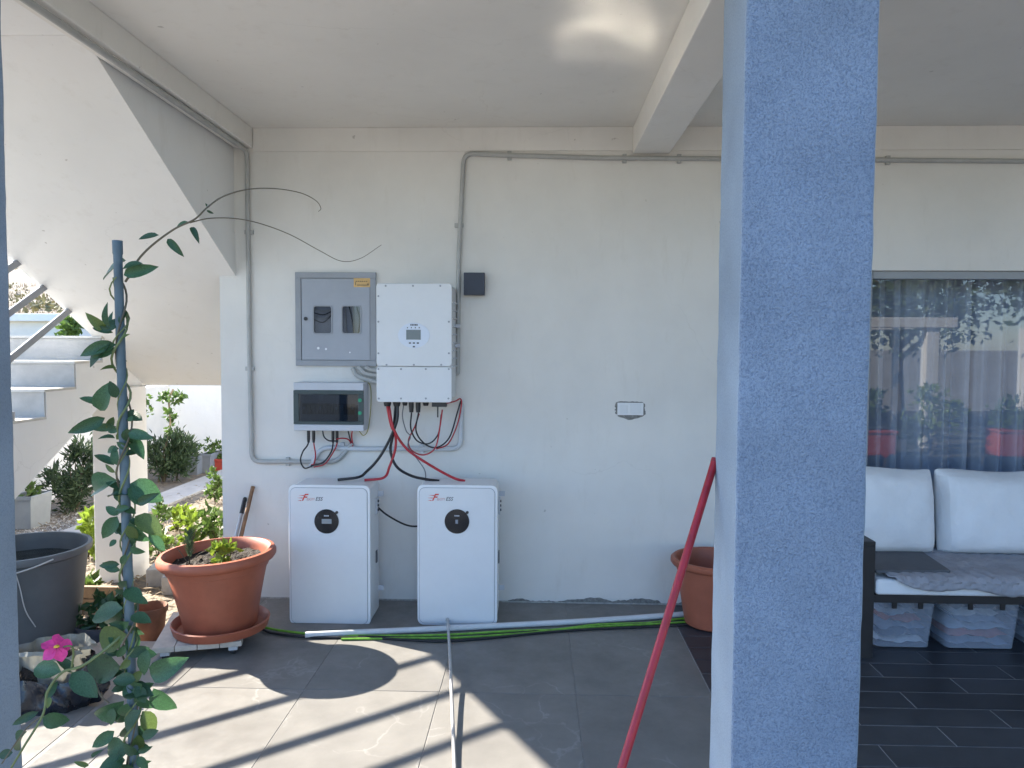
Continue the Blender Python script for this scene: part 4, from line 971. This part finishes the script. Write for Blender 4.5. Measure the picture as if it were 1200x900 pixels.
rr_ = [tb_c + Vector((Rr * s * math.cos(R(-62 + 4 * t)), Rr * s * math.sin(R(-62 + 4 * t)), H * z)) for s, z, t in ((1.02, .97, 0), (.97, .8, 1), (.93, .6, 2), (.9, .45, 4))]
MB().tube(spline(rr_, 5), .0028, 5).build('loose_string', MATS['pale_rope'], tub, smooth=True)
# open bag of potting soil
bg = thing('soil_bag', 'open black plastic soil bag with pale lining slumped beside the tub', 'bag', (-2.05, dY(2.98), 0))
def sack(name, m, c, rx, ry, h, seed, parent, open_=True, amp=1, prof=((1.0, 0), (1.08, .25), (1.02, .55), (.9, .8), (.86, 1.0))):
    rg = random.Random(seed); b = MB(); n = 96; vs = []
    prof = [tuple(prof[i][k] + (prof[i + 1][k] - prof[i][k]) * t / 4 for k in (0, 1)) for i in range(len(prof) - 1) for t in range(4)] + [prof[-1]]
    ph = [rg.uniform(0, 6.28) for _ in range(6)]
    for s, zf in prof:
        for k in range(n):
            a = 2 * math.pi * k / n
            w = 1 + .07 * math.sin(3 * a + ph[0] + 2 * zf) + .05 * math.sin(5 * a + ph[1] - 3 * zf) + .035 * math.sin(9 * a + ph[2] + 5 * zf) + .03 * math.sin(14 * a + ph[4] + 6 * zf) + .018 * math.sin(23 * a + ph[5])
            hh = h * zf * (1 + amp * (.22 * math.sin(2 * a + ph[3]) + .1 * math.sin(5 * a + ph[5])) * zf)
            cr = abs(math.sin(2.5 * a + 2.2 * zf + ph[0])) * .6 + abs(math.sin(4.5 * a - 3 * zf + ph[2])) * .4 + abs(math.sin(8 * a + 2.5 * zf + ph[4])) * .22
            w *= 1.06 - .13 * cr; hh *= 1 + .06 * cr * zf
            vs.append((c[0] + rx * s * w * math.cos(a), c[1] + ry * s * w * math.sin(a), c[2] + hh))
    L_ = len(prof); fs = [(i * n + k, i * n + (k + 1) % n, (i + 1) * n + (k + 1) % n, (i + 1) * n + k) for i in range(L_ - 1) for k in range(n)]
    fs.append(tuple(range(n - 1, -1, -1)))
    if not open_: fs.append(tuple((L_ - 1) * n + k for k in range(n)))
    b.add(vs, fs); return b.build(name, m, parent, smooth=True)
bc = onZ(42, 838, .0); bc = (bc.x - .02, bc.y + .13, -.0005)
sack('black_plastic', mat('black_film', (.014, .016, .022), .2, bump=.4, bs=40, bdist=.008), bc, .20, .15, .15, 4, bg, prof=((1.0, 0), (1.08, .2), (1.04, .5), (.96, .85), (.9, 1.0)))
sack('pale_lining', mat('pale_film', (.24, .235, .20), .4, bump=.5, bs=25, bdist=.015, trans=.2), (bc[0] - .03, bc[1] + .05, .02), .185, .125, .19, 9, bg, amp=.25, prof=((.85, 0), (.93, .3), (.90, .6), (.86, .85), (.90, 1.0), (.97, .93)))
sack('potting_soil', M_soil, (bc[0] - .03, bc[1] + .04, .03), .165, .11, .12, 2, bg, False, prof=((.9, 0), (1, .6), (.8, .95), (.4, 1.05)))
# small pots on the ground by the pillar
def smallpot(label, px, py, z, r, h, m, name='flower_pot', soil=True):
    p = onZ(px, py, z); e = thing(name, label, 'pot', p)
    MB().lathe([(.0, .003), (r * .72, .003), (r * .76, .012), (r * .93, h * .82), (r * 1.02, h * .83), (r * 1.04, h * .98), (r * .98, h), (r * .92, h * .96), (r * .86, h * .7)], p, 32).build('bowl', m, e, smooth=True)
    if soil: MB().lathe([(r * .86, h * .72), (r * .4, h * .76), (.0, h * .74)], p, 20).build('soil', M_soil, e)
    return p
smallpot('small brown clay pot on the ground beside the plant trolley', 177, 748, GZ + .001, .095, .20, mat('brown_clay', (.26, .12, .075), .8, .2, 10, .3, 60))
pdk = smallpot('dark grey plastic pot of sprawling leaves by the stair pillar', 121, 768, GZ + .001, .14, .20, M_dgrey)
bush('ground_plant', 'dark leafy plant spilling out of the dark grey pot', 'plant', (pdk.x, pdk.y, GZ + .15), (.15, .13, .10), 160, .07, M_leaf, 21, 4, zc=.09)
smallpot('orange clay pot with dead stems beside the tub', 96, 772, GZ + .001, .075, .17, M_terra)
# timber edge of the raised bed and concrete blocks
p = onZ(90, 690, GZ); bedb = thing('bed_edging', 'weathered timber edging boards of the garden bed behind the tub', 'edging', (p.x, p.y, GZ))
for k in range(2): MB().box(-3.3, -2.72, dY(4.75) + .0, dY(4.75) + .035, GZ + .002 + k * .085, GZ + .08 + k * .085).build('board', M_wood2, bedb, bevel=.003)
for k, (px, py, rot, lab) in enumerate(((186, 684, 12, 'grey concrete block lying flat between pillar and terracotta pot'), (206, 693, 8, 'second grey concrete block touching the terracotta pot'))):
    p = onZ(px, py, GZ); m3 = Matrix.Rotation(R(rot), 3, 'Z')
    b_ = MB(); b_.obox((p.x, p.y + .1, GZ + .065), (.17, .36, .13), m3); tag(b_.build('concrete_block', M_blockc, bevel=.006), lab, 'block')

# ================================================================== GARDEN BEHIND
gw = thing('garden_wall', 'tall white plastered garden wall closing the garden', 'wall', (-5, 4, GZ))
MB().box(-5.75, -5.5, -3, 6.6, GZ - .1, .92).build('side_section', M_wall, gw, bevel=.01)
wb = MB(); wb.prismZ([(-5.6, 6.6), (-1.6, 7.6), (-1.6, 7.85), (-5.6, 6.85)], GZ - .1, 1.9); wb.build('back_section', plaster('garden_white', (.82, .81, .78), .05), gw, bevel=.01)
# mulch, stuff nobody could count
mu = MB(); rng = random.Random(12)
for _ in range(5200):
    x = rng.uniform(-4.0, -1.95); y_ = rng.uniform(.2, 6.0)
    if rng.random() < .25: x = rng.uniform(-5.4, -1.95); y_ = rng.uniform(1.8, 6.4)
    a = rng.uniform(0, 6.28); L = rng.uniform(.03, .13); w_ = rng.uniform(.002, .009); z = GZ + rng.uniform(.002, .03)
    d_ = Vector((math.cos(a), math.sin(a), rng.uniform(-.12, .2))) * L; s_ = Vector((-math.sin(a), math.cos(a), rng.uniform(-.4, .4))) * w_
    p = Vector((x, y_, z)); mid = p + d_ * .5 + Vector((0, 0, L * .12))
    mu.add([p - s_, p + s_, mid + s_, mid - s_, p + d_ + s_ * .3, p + d_ - s_ * .3], [(0, 1, 2, 3), (3, 2, 4, 5)])
tag(mu.build('mulch', M_drystraw), 'dry straw and leaf litter covering the garden soil', 'mulch', kind='stuff')
gr = MB(); rng = random.Random(14)
for _ in range(2600):
    p = onZ(rng.uniform(12, 108), rng.uniform(598, 640), GZ); s_ = rng.uniform(.006, .02); p += Vector((rng.uniform(-.1, .1), rng.uniform(-.1, .1), s_ * .3))
    qs = [p + Vector((rng.uniform(-1, 1), rng.uniform(-1, 1), rng.uniform(-.5, .6))) * s_ for _ in range(4)]; gr.add(qs, [(0, 1, 2), (0, 2, 3), (0, 3, 1), (1, 3, 2)])
tag(gr.build('gravel', mat('pale_gravel', (.46, .44, .41), .9, .3, 30)), 'pale gravel strip at the foot of the side garden wall', 'gravel', kind='stuff')
# plants
pb = onZ(90, 600, GZ); bush('conifer_shrub', 'dense upright dark green shrub against the side garden wall', 'shrub', (pb.x, pb.y, GZ), (.27, .27, .42), 2300, .085, M_dgreen, 31, 7, elong=1.9, zc=.42, up=.9, clump=22)
pb = onZ(192, 565, GZ); bush('conifer_shrub', 'loose dark shrub growing at the end of the garden path', 'shrub', (pb.x, pb.y, GZ), (.36, .3, .34), 1900, .09, M_dgreen, 32, 9, elong=1.9, zc=.34, up=1.0, clump=16)
pb = onZ(203, 566, GZ); bush('conifer_shrub', 'narrow upright dark shrub beside the grey trough planters', 'shrub', (pb.x, pb.y + .1, GZ), (.14, .14, .38), 600, .08, M_dgreen, 33, 4, elong=1.9, zc=.42, up=1.2, clump=9)
# climber against the back wall
pb = onZ(186, 566, GZ); cl = thing('climber', 'thin climbing plant with pale green leaves against the white back wall', 'climber', (pb.x, pb.y, GZ))
cyy = pb.y + .05; q = [(185, 568), (190, 540), (194, 522), (199, 505), (199, 485), (198, 468), (203, 456)]
MB().tube(spline([onY(*t, cyy) for t in q], 6), .012, 6).build('stem', M_drystraw, cl, smooth=True)
fo = MB(); rng = random.Random(40)
for (px, py, r, n) in ((199, 470, .10, 60), (192, 464, .09, 30), (206, 465, .10, 40), (199, 485, .07, 45), (197, 502, .06, 26), (172, 470, .06, 26), (173, 485, .06, 16), (211, 467, .05, 12), (215, 459, .04, 6)):
    cloud(fo, onY(px, py, cyy), (r, r, r), n, .075, rng, -.2, 5)
fo.build('foliage', M_green, cl)['kind'] = 'stuff'
# trough planters and red pot at the end of the path
def trough(label, px0, px1, py1, d, h, m, seed, plant_m, plab, green=True):
    z0 = GZ; p0 = onZ(px0, py1, z0); p1 = onZ(px1, py1, z0); y_ = p0.y; x0, x1 = p0.x, p1.x
    e = thing('trough_planter', label, 'planter', ((x0 + x1) / 2, y_, z0))
    b = MB(); i = .02
    for (a, c, s) in (((x0, x1), (y_, y_ + d), 1),):
        X0, X1, Y0, Y1 = x0, x1, y_, y_ + d
        vs = [(X0 + i, Y0 + i, z0), (X1 - i, Y0 + i, z0), (X1 - i, Y1 - i, z0), (X0 + i, Y1 - i, z0), (X0, Y0, z0 + h), (X1, Y0, z0 + h), (X1, Y1, z0 + h), (X0, Y1, z0 + h),
              (X0 + i, Y0 + i, z0 + h), (X1 - i, Y0 + i, z0 + h), (X1 - i, Y1 - i, z0 + h), (X0 + i, Y1 - i, z0 + h), (X0 + i, Y0 + i, z0 + h - .05), (X1 - i, Y0 + i, z0 + h - .05), (X1 - i, Y1 - i, z0 + h - .05), (X0 + i, Y1 - i, z0 + h - .05)]
        b.add(vs, [(3, 2, 1, 0), (0, 1, 5, 4), (1, 2, 6, 5), (2, 3, 7, 6), (3, 0, 4, 7), (4, 5, 9, 8), (5, 6, 10, 9), (6, 7, 11, 10), (7, 4, 8, 11), (8, 9, 13, 12), (9, 10, 14, 13), (10, 11, 15, 14), (11, 8, 12, 15)])
    b.build('tub', m, e, bevel=.006); MB().box(x0 + i, x1 - i, y_ + i, y_ + d - i, z0 + h - .06, z0 + h - .045).build('soil', M_soil, e)
    rimb = MB(); rimb.box(x0 - .012, x1 + .012, y_ - .012, y_ - .001, z0 + h - .03, z0 + h + .003); rimb.build('rim', m, e)
    bush('planter_plant', plab, 'plant', ((x0 + x1) / 2, y_ + d / 2, z0 + h - .04), ((x1 - x0) * .45, d * .5, .11), 130, .06, plant_m, seed, 5, zc=.10)
M_tr = mat('grey_trough', (.20, .22, .25), .55, .08, 6)
trough('grey trough planter nearest the loose dark shrub', 214, 232.5, 557, .35, .25, M_tr, 51, M_green, 'sparse seedlings in the trough beside the loose shrub')
trough('grey trough planter beside the red pot', 234, 247.5, 555, .4, .27, M_tr, 52, M_green, 'sparse seedlings in the trough beside the red pot')
trough('red planter box standing at the back wall', 248, 262, 553, .3, .18, mat('red_planter', (.40, .06, .04), .5, .1, 6), 53, M_green, 'bushy green plant in the red planter box')
trough('pale grey window-box planter standing on the gravel', 8, 38, 621, .32, .32, mat('pale_trough', (.27, .29, .30), .55, .08, 6), 54, M_green, 'low green plants in the pale planter on the gravel')
# sunlit vegetables in the bed
VEG = (('bushy yellow-green pepper plant right behind the terracotta pot', 218, 640, .15, .13, 150), ('tall leafy green plant against the house corner', 252, 640, .12, .19, 170), ('small pale green plant between pillar and path', 181, 628, .13, .14, 160),
       ('light green bush beside the pillar and the gravel', 104, 655, .10, .20, 200), ('tall green plant at the far end of the house corner', 252, 590, .10, .18, 130), ('small green sprout low beside the bed boards', 102, 700, .06, .07, 60), ('leafy plant with orange buds among the straw', 208, 622, .12, .11, 110),
        ('small plant half way along the straw bed', 186, 655, .10, .10, 90))
for i, (lab, px, py, r, h, n) in enumerate(VEG):
    p = onZ(px, py, GZ); bush('garden_plant', lab, 'plant', (p.x, p.y, GZ), (r, r, h), n, .085, (M_green, M_lime)[i in (0, 3, 6)], 60 + i, 6, 'plants growing in the straw bed', zc=h, clump=10)

# far side: white house, bushes, dry hillside
nh = thing('neighbour_house', 'small white flat-roofed house below the dry hillside', 'house', (-15.5, 17, GZ))
MB().box(-17.5, -13.6, 17, 21, GZ - .1, 2.2).build('wall', M_wall, nh); MB().box(-17.7, -13.4, 16.8, 21.2, 2.2, 2.42).build('roof', M_white2, nh, bevel=.02)
for x in (-16.9, -14.6): 
    wf = MB().box(x, x + .7, 16.97, 17.0, .9, 1.7).build('window', M_alu, nh); MB().box(x + .05, x + .65, 16.955, 16.968, .95, 1.65).build('pane', M_gloss, wf)
hb = MB(); rng = random.Random(77)
for _ in range(120):
    x = rng.uniform(-60, 4); y_ = rng.uniform(24, 80); s = rng.uniform(.5, 1.5)
    cloud(hb, (x, y_, gz(x, y_) + s * .5), (s, s, s * .8), 60, s * .35, rng, .4, 6)
tag(hb.build('hillside_scrub', mat('hill_scrub', (.16, .145, .07), .8, .4, .6, trans=.15)), 'olive scrub scattered over the dry hillside', 'scrub', kind='stuff')
hg = MB()
for _ in range(16000):
    x = rng.uniform(-45, -8); y_ = rng.uniform(18, 60); L = rng.uniform(.25, .7); z = gz(x, y_) - .05
    d_ = Vector((rng.uniform(-.3, .3), rng.uniform(-.3, .3), 1)) * L; hg.add([(x - .05, y_, z), (x + .05, y_, z), (x + d_.x, y_ + d_.y, z + d_.z)], [(0, 1, 2)])
tag(hg.build('dry_grass', M_drystraw), 'tall dry grass standing on the hillside', 'grass', kind='stuff')
bush('garden_bush', 'round green bush beside the small white house', 'bush', (-12.7, 15.6, GZ), (.9, .9, 1.15), 1300, .22, M_green, 81, 6, zc=1.2)
bush('garden_bush', 'yellow-green bush in front of the small white house', 'bush', (-14.6, 15.0, GZ), (.8, .8, 1.0), 1100, .22, M_lime, 82, 6, zc=1.0)

# ================================================================== SOFA UNDER THE WINDOW
SF, SB = dY(3.62), -.09; sx0 = onY(1008, 700, SF).x; sx1 = 3.5
sofa = thing('sofa', 'black metal framed outdoor sofa below the window', 'sofa', (sx0, SF, 0))
zarm = onY(1020, 640, SF).z; zs0 = onY(1060, 706, SF + .02).z; zs1 = onY(1060, 697, SF + .02).z
for xa in (sx0, sx1):
    for ya in (SF, SB - .07): MB().box(xa, xa + .068, ya, ya + .065, .0, zarm).build('leg', M_bframe, sofa, bevel=.002)
    MB().box(xa, xa + .068, SF, SB - .005, zarm + .0005, zarm + .022).build('armrest', M_bframe, sofa, bevel=.002)
sr = MB().box(sx0 + .069, sx1 - .001, SF + .01, SF + .05, zs0, zs1); sr.build('front_rail', M_bframe, sofa, bevel=.002)
MB().box(sx0 + .069, sx1 - .001, SB - .05, SB - .01, zs0, zs1).build('back_rail', M_bframe, sofa, bevel=.002)
for k in range(9): xx = sx0 + .2 + k * .2; MB().box(xx, xx + .05, SF + .051, SB - .051, zs0 + .005, zs1 - .003).build('slat', M_bframe, sofa)
MB().box(sx0 + .069, sx1 - .001, SB - .04, SB - .015, .62, .66).build('back_bar', M_bframe, sofa, bevel=.002)
def pillow(name, label, x0, x1, y0, y1, z0, z1, m, seed, lean=0, group=None):
    rg = random.Random(seed); n = 14; b = MB(); vs = []; cx, cz = (x0 + x1) / 2, (z0 + z1) / 2
    for sgn in (-1, 1):
        for j in range(n + 1):
            for i in range(n + 1):
                u = i / n * 2 - 1; v = j / n * 2 - 1
                f = max(0, (1 - abs(u) ** 4) * (1 - abs(v) ** 4)) ** .42
                w = .006 * math.sin(7 * u + rg.uniform(0, .3) + seed) * math.sin(5 * v + seed * 2) + .005 * math.exp(-((abs(u) - .9) / .12) ** 2) * math.sin(26 * v + seed)
                edge = 1 - .02 * (abs(u * v)) ** 3
                pull = 1 - .018 * (1 - f)
                y_ = (y0 + y1) / 2 + sgn * ((y1 - y0) / 2 * (f + .02) + w * f) + lean * v
                vs.append((cx + u * (x1 - x0) / 2 * (1 - .025 * (1 - v * v) * (abs(u) > .9)) * edge, y_, cz + v * (z1 - z0) / 2 * (1 - .03 * (1 - u * u) * (v < 0) * 0) + .008 * math.sin(3 * u + seed) * (v > .8)))
    N1 = (n + 1) ** 2; fs = []
    for s in (0, 1):
        for j in range(n):
            for i in range(n):
                a = s * N1 + j * (n + 1) + i; f = (a, a + 1, a + n + 2, a + n + 1); fs.append(f if s == 0 else f[::-1])
    per = [i for i in range(n + 1)] + [(j) * (n + 1) + n for j in range(1, n + 1)] + [n * (n + 1) + i for i in range(n - 1, -1, -1)] + [j * (n + 1) for j in range(n - 1, 0, -1)]
    for k in range(len(per)): a, c = per[k], per[(k + 1) % len(per)]; fs.append((c, a, a + N1, c + N1))
    b.add(vs, fs); o = b.build(name, m, smooth=True)
    o.data.polygons.foreach_set('use_smooth', [True] * len(o.data.polygons))
    sd = o.modifiers.new('subd', 'SUBSURF'); sd.levels = 1; sd.render_levels = 1
    return tag(o, label, 'cushion', group)
zseat = onY(1150, 649, dY(4.02)).z
zct = onY(1100, 553, dY(4.05)).z
cuts = (sx0 + .075, onY(1101, 600, dY(4.05)).x, onY(1101, 600, dY(4.05)).x + .60, onY(1101, 600, dY(4.05)).x + 1.2)
for k in range(3): pillow('back_cushion', ('white back cushion beside the sofa armrest', 'white middle back cushion of the sofa', 'white back cushion at the far end of the sofa')[k], cuts[k] + .003, cuts[k + 1] - .003, dY(3.98), -.11, zseat - .02, zct + (.006 if k == 0 else -.002), M_cush, 3 + k, .03, 'white back cushions on the sofa')
zq = zseat - .012
sc = MB(); sc.box(sx0 + .075, sx1 - .01, SF - .005, -.13, zs1 + .002, zq - .012)
tag(sc.build('seat_cushion', M_cush, bevel=.018, seg=3), 'long white seat cushion on the sofa frame', 'cushion')
# quilt draped over the seat front
qb = MB(); nx_, ny_ = 110, 46; x0q = sx0 + .13
for j in range(ny_ + 1):
    for i in range(nx_ + 1):
        u, v = i / nx_, j / ny_; x = x0q + (3.3 - x0q) * u; s = v * .56           # arc length from back to front and down
        yb = -.14; ln = yb - (SF - .012)
        hang = .058 + .012 * math.sin(x * 6) + .012 * math.sin(x * 17) - .045 * math.exp(-((x - x0q) / .06) ** 2)
        s = v * (ln + hang)
        if s < ln: p = [x, yb - s, zq]
        else: p = [x, SF - .014, zq - (s - ln)]
        if abs(s - ln) < .02: p[2] -= .004
        k = .013 * (abs(math.sin(x * 46 + 2.2 * math.sin(s * 40))) ** .6 + .35 * abs(math.sin(s * 70)) ** .5)
        if s < ln: p[2] += k
        else: p[1] -= k
        qb.v.append(tuple(p))
for j in range(ny_):
    for i in range(nx_): a = j * (nx_ + 1) + i; qb.f.append((a, a + 1, a + nx_ + 2, a + nx_ + 1))
qo = qb.build('quilt', M_quilt, smooth=True); sl_ = qo.modifiers.new('th', 'SOLIDIFY'); sl_.thickness = .006; sl_.offset = -1
tag(qo, 'grey quilted blanket spread over the sofa seat', 'quilt')
zz = zq + .010
mt = MB(); A = [onZ(1000, 642, zz), onZ(1072, 643, zz), onZ(1114, 671.5, zz), onZ(1000, 671.5, zz)]
x_l = sx0 + .085; mt.prismZ([(x_l, A[3].y), (A[2].x, A[2].y), (A[1].x, A[1].y), (x_l, A[0].y)], zz, zz + .014)
tag(mt.build('folded_mat', M_mat, bevel=.004), 'dark grey folded mat lying on the quilt by the armrest', 'mat')
# plastic storage boxes with clothes
M_pl = mat('clear_plastic', (.55, .62, .74), .25, spec=.6); M_pl.node_tree.nodes['Principled BSDF'].inputs['Alpha'].default_value = .3
def store(label, px0, px1, seed, lidm):
    y0 = dY(3.74); x0 = onY(px0, 740, y0).x; x1 = onY(px1, 740, y0).x; z1 = zs0 - .012; d = .36; t = .004; ins = .018
    e = thing('storage_box', label, 'storage box', ((x0 + x1) / 2, y0, 0), 'clear storage boxes under the sofa')
    out0 = rrect(x0 + ins, x1 - ins, y0 + ins, y0 + d - ins, .03); out1 = rrect(x0, x1, y0, y0 + d, .03); n = len(out0)
    b = MB(); b.add([(x, y, .006) for x, y in out0] + [(x, y, z1 - .02) for x, y in out1], [tuple(range(n - 1, -1, -1))] + [(k, (k + 1) % n, n + (k + 1) % n, n + k) for k in range(n)])
    b.build('tub', M_pl, e, smooth=True)
    MB().prismZ(rrect(x0 - .006, x1 + .006, y0 - .006, y0 + d, .03), z1 - .0195, z1 - .004).build('lid', M_pl if not lidm else lidm, e, smooth=True)
    for xx in (x0 + (x1 - x0) * .3, x0 + (x1 - x0) * .72): MB().box(xx - .012, xx + .012, y0 - .016, y0 - .0065, z1 - .05, z1 - .004).build('clasp', M_black, e, bevel=.002)
    rg = random.Random(seed)
    pal = [(.26, .30, .38), (.50, .52, .55), (.13, .15, .19), (.20, .24, .31), (.34, .10, .07), (.34, .37, .42)]
    nl = 6; hz = (z1 - .045) / nl
    for k in range(nl):                              # stacked folded cloths with rounded uneven edges
        m_ = .026 + rg.uniform(0, .022); xa, xb = x0 + m_ + rg.uniform(0, .05) * (k > 2), x1 - m_ - rg.uniform(0, .07) * (k > 2)
        o = MB(); nn, pr = 26, []; base = .010 + k * hz
        for i_ in range(nn + 1):
            t = i_ / nn; x = xa + (xb - xa) * t; e_ = min(1, 8 * t, 8 * (1 - t)) ** .5
            zc0 = base + hz * .5 + .007 * math.sin(9 * t + k * 1.7 + seed) + .004 * math.sin(23 * t + k)
            yy = y0 + .024 + .010 * (1 + math.sin(6 * t + k * 2.1)) 
            ring = []
            for a_ in range(8):
                an = 2 * math.pi * a_ / 8; ring.append((x, (yy + y0 + d - .04) / 2 - math.cos(an) * (y0 + d - .04 - yy) / 2, zc0 + math.sin(an) * hz * .62 * e_))
            pr += ring
        o.add(pr, [(i_ * 8 + a_, i_ * 8 + (a_ + 1) % 8, (i_ + 1) * 8 + (a_ + 1) % 8, (i_ + 1) * 8 + a_) for i_ in range(nn) for a_ in range(8)] + [tuple(range(7, -1, -1)), tuple(nn * 8 + a_ for a_ in range(8))])
        o.build('folded_cloth', mat('cloth_%d' % ((k + seed) % 6), pal[(k + seed) % 6], .95, .15, 20, .5, 60), e, smooth=True)
store('clear storage box of clothes under the sofa beside its leg', 1024, 1097, 1, None)
store('wider clear storage box of bedding further along under the sofa', 1108, 1197, 3, None)
store('clear storage box of linen at the far end under the sofa', 1212, 1300, 5, None)

# ================================================================== OPPOSITE SIDE OF THE YARD (what the window mirrors)
pg = thing('pergola', 'cream garden pergola across the yard', 'pergola', (6.2, -8.6, GZ))
for x in (4.2, 6.9, 8.6): MB().box(x, x + .22, -9.0, -8.8, GZ, 1.9).build('post', M_wall, pg, bevel=.01)
MB().box(3.6, 7.4, -9.05, -8.75, 1.901, 2.08).build('beam', M_wall, pg, bevel=.01)
MB().box(3.6, 7.4, -10.6, -10.4, 1.901, 2.08).build('beam', M_wall, pg, bevel=.01)
for x in (3.9, 5.0, 6.1, 7.2): MB().box(x, x + .1, -10.4, -9.05, 1.92, 2.04).build('rafter', M_wall, pg)
def tree(label, x, y, h, r, n, size, m, seed, group='trees across the yard'):
    rg = random.Random(seed); e = thing('garden_tree', label, 'tree', (x, y, GZ), group); tk = MB()
    top = Vector((x + rg.uniform(-.2, .2), y, GZ + h * .62)); tk.tube(spline([(x, y, GZ - .05), (x + rg.uniform(-.1, .1), y, GZ + h * .3), top], 5), [.12 * h / 4 * (1 - .06 * i) for i in range(11)], 9)
    for k in range(7):
        a = k * .9 + rg.random(); s = Vector((x, y, GZ + h * (.3 + .05 * k))); t_ = s + Vector((math.cos(a) * r * .7, math.sin(a) * r * .7, h * .25)); tk.tube([s, (s + t_) / 2 + Vector((0, 0, .1)), t_], [.05 * h / 4, .03 * h / 4, .008], 6)
    tk.build('trunk', M_brstem, e, smooth=True); fo = MB(); cloud(fo, (x, y, GZ + h * .68), (r, r, h * .34), n, size, rg, .1, 26); fo.build('crown', m, e)['kind'] = 'stuff'
tree('broad olive-green tree behind the cream pergola', 8.0, -12.0, 5.2, 2.2, 5200, .16, M_tree, 91)
tree('spreading dark tree at the end of the cream pergola', 5.2, -12.5, 4.6, 2.0, 4200, .16, M_tree, 92)
tree('slender tree beside the red yard planter', 10.6, -11.0, 5.6, 2.3, 4800, .16, M_dgreen, 93)
tree('big leafy tree added to darken the sofa end of the terrace', 7.6, -5.6, 5.4, 2.3, 6500, .15, M_tree, 96)  # added to block sky light on the right; also mirrored in the window
tag(MB().box(-13.8, 15.8, -17.3, -17.0, GZ - .05, 1.5).build('yard_wall', M_conc, bevel=.02), 'long low grey concrete wall closing the yard', 'wall')
def yplanter(label, plab, x, y, w, m, pm, seed):
    e = thing('yard_planter', label, 'planter', (x, y, GZ)); MB().box(x, x + w, y, y + .4, GZ + .021, GZ + .42).build('tub', m, e, bevel=.02); MB().box(x - .02, x + w + .02, y - .02, y + .42, GZ + .4201, GZ + .46).build('rim', m, e, bevel=.008)
    bush('planter_plant', plab, 'plant', (x + w / 2, y + .2, GZ + .46), (w * .5, .3, .32), 500, .11, pm, seed, 6, zc=.3)
yplanter('long red planter box in the yard', 'bushy plant filling the long red planter', 4.9, -7.9, .9, MATS['red_planter'], M_green, 101)
yplanter('second red planter box below the slender tree', 'flowering plant in the second red planter', 7.6, -8.2, .8, MATS['red_planter'], M_green, 102)
bush('yard_bush', 'pale leafy bush between the red planters', 'bush', (6.6, -8.0, GZ), (.5, .45, .55), 900, .11, M_lime, 103, 6, zc=.55)

# reflector added out of view to throw the sun patch onto the ceiling
P0 = Vector((-.40, dY(2.17), .0)); T0 = onZ(722, 34, 2.789); nrm = (SUN + (T0 - P0).normalized()).normalized()
fx_ = nrm.cross(Vector((0, 1, 0))).normalized(); fy_ = nrm.cross(fx_)
if fy_.y > 0: fy_ = -fy_; fx_ = -fx_
n = 40; vs = []
for j in range(n + 1):
    for i in range(n + 1):
        u, v = i / n - .5, j / n - .5
        h = .0006 * math.sin(17 * v + 1.5 * math.sin(5 * u + 1) + .8) + .00014 * math.sin(41 * v - 5 * u) + .0002 * math.sin(7 * u + 3 * v + .6)
        vs.append(P0 + fx_ * u * .36 + fy_ * v * .27 + nrm * h)
lift = .003 - min(p.z for p in vs); vs = [p + Vector((0, 0, lift)) for p in vs]
ms = thing('added_reflector', 'rippled metal reflector added out of view to throw sun onto the ceiling', 'reflector', (P0.x, P0.y, 0))
b = MB(); b.add(vs, [(j * (n + 1) + i, j * (n + 1) + i + 1, (j + 1) * (n + 1) + i + 1, (j + 1) * (n + 1) + i) for j in range(n) for i in range(n)])
b.build('sheet', mat('bright_metal', (.155, .152, .145), .09, metal=1), ms, smooth=True)
hi = max(vs, key=lambda p: p.z); lp = MB(); edge = [p for p in vs if False]
for cx_ in (0, n):
    for cj in (0, n):
        p = vs[cj * (n + 1) + cx_]
        if p.z > .02: MB().tube([p - Vector((0, 0, .0015)), (p.x, p.y, .0)], .004, 8).build('prop', M_rod, ms, smooth=True)
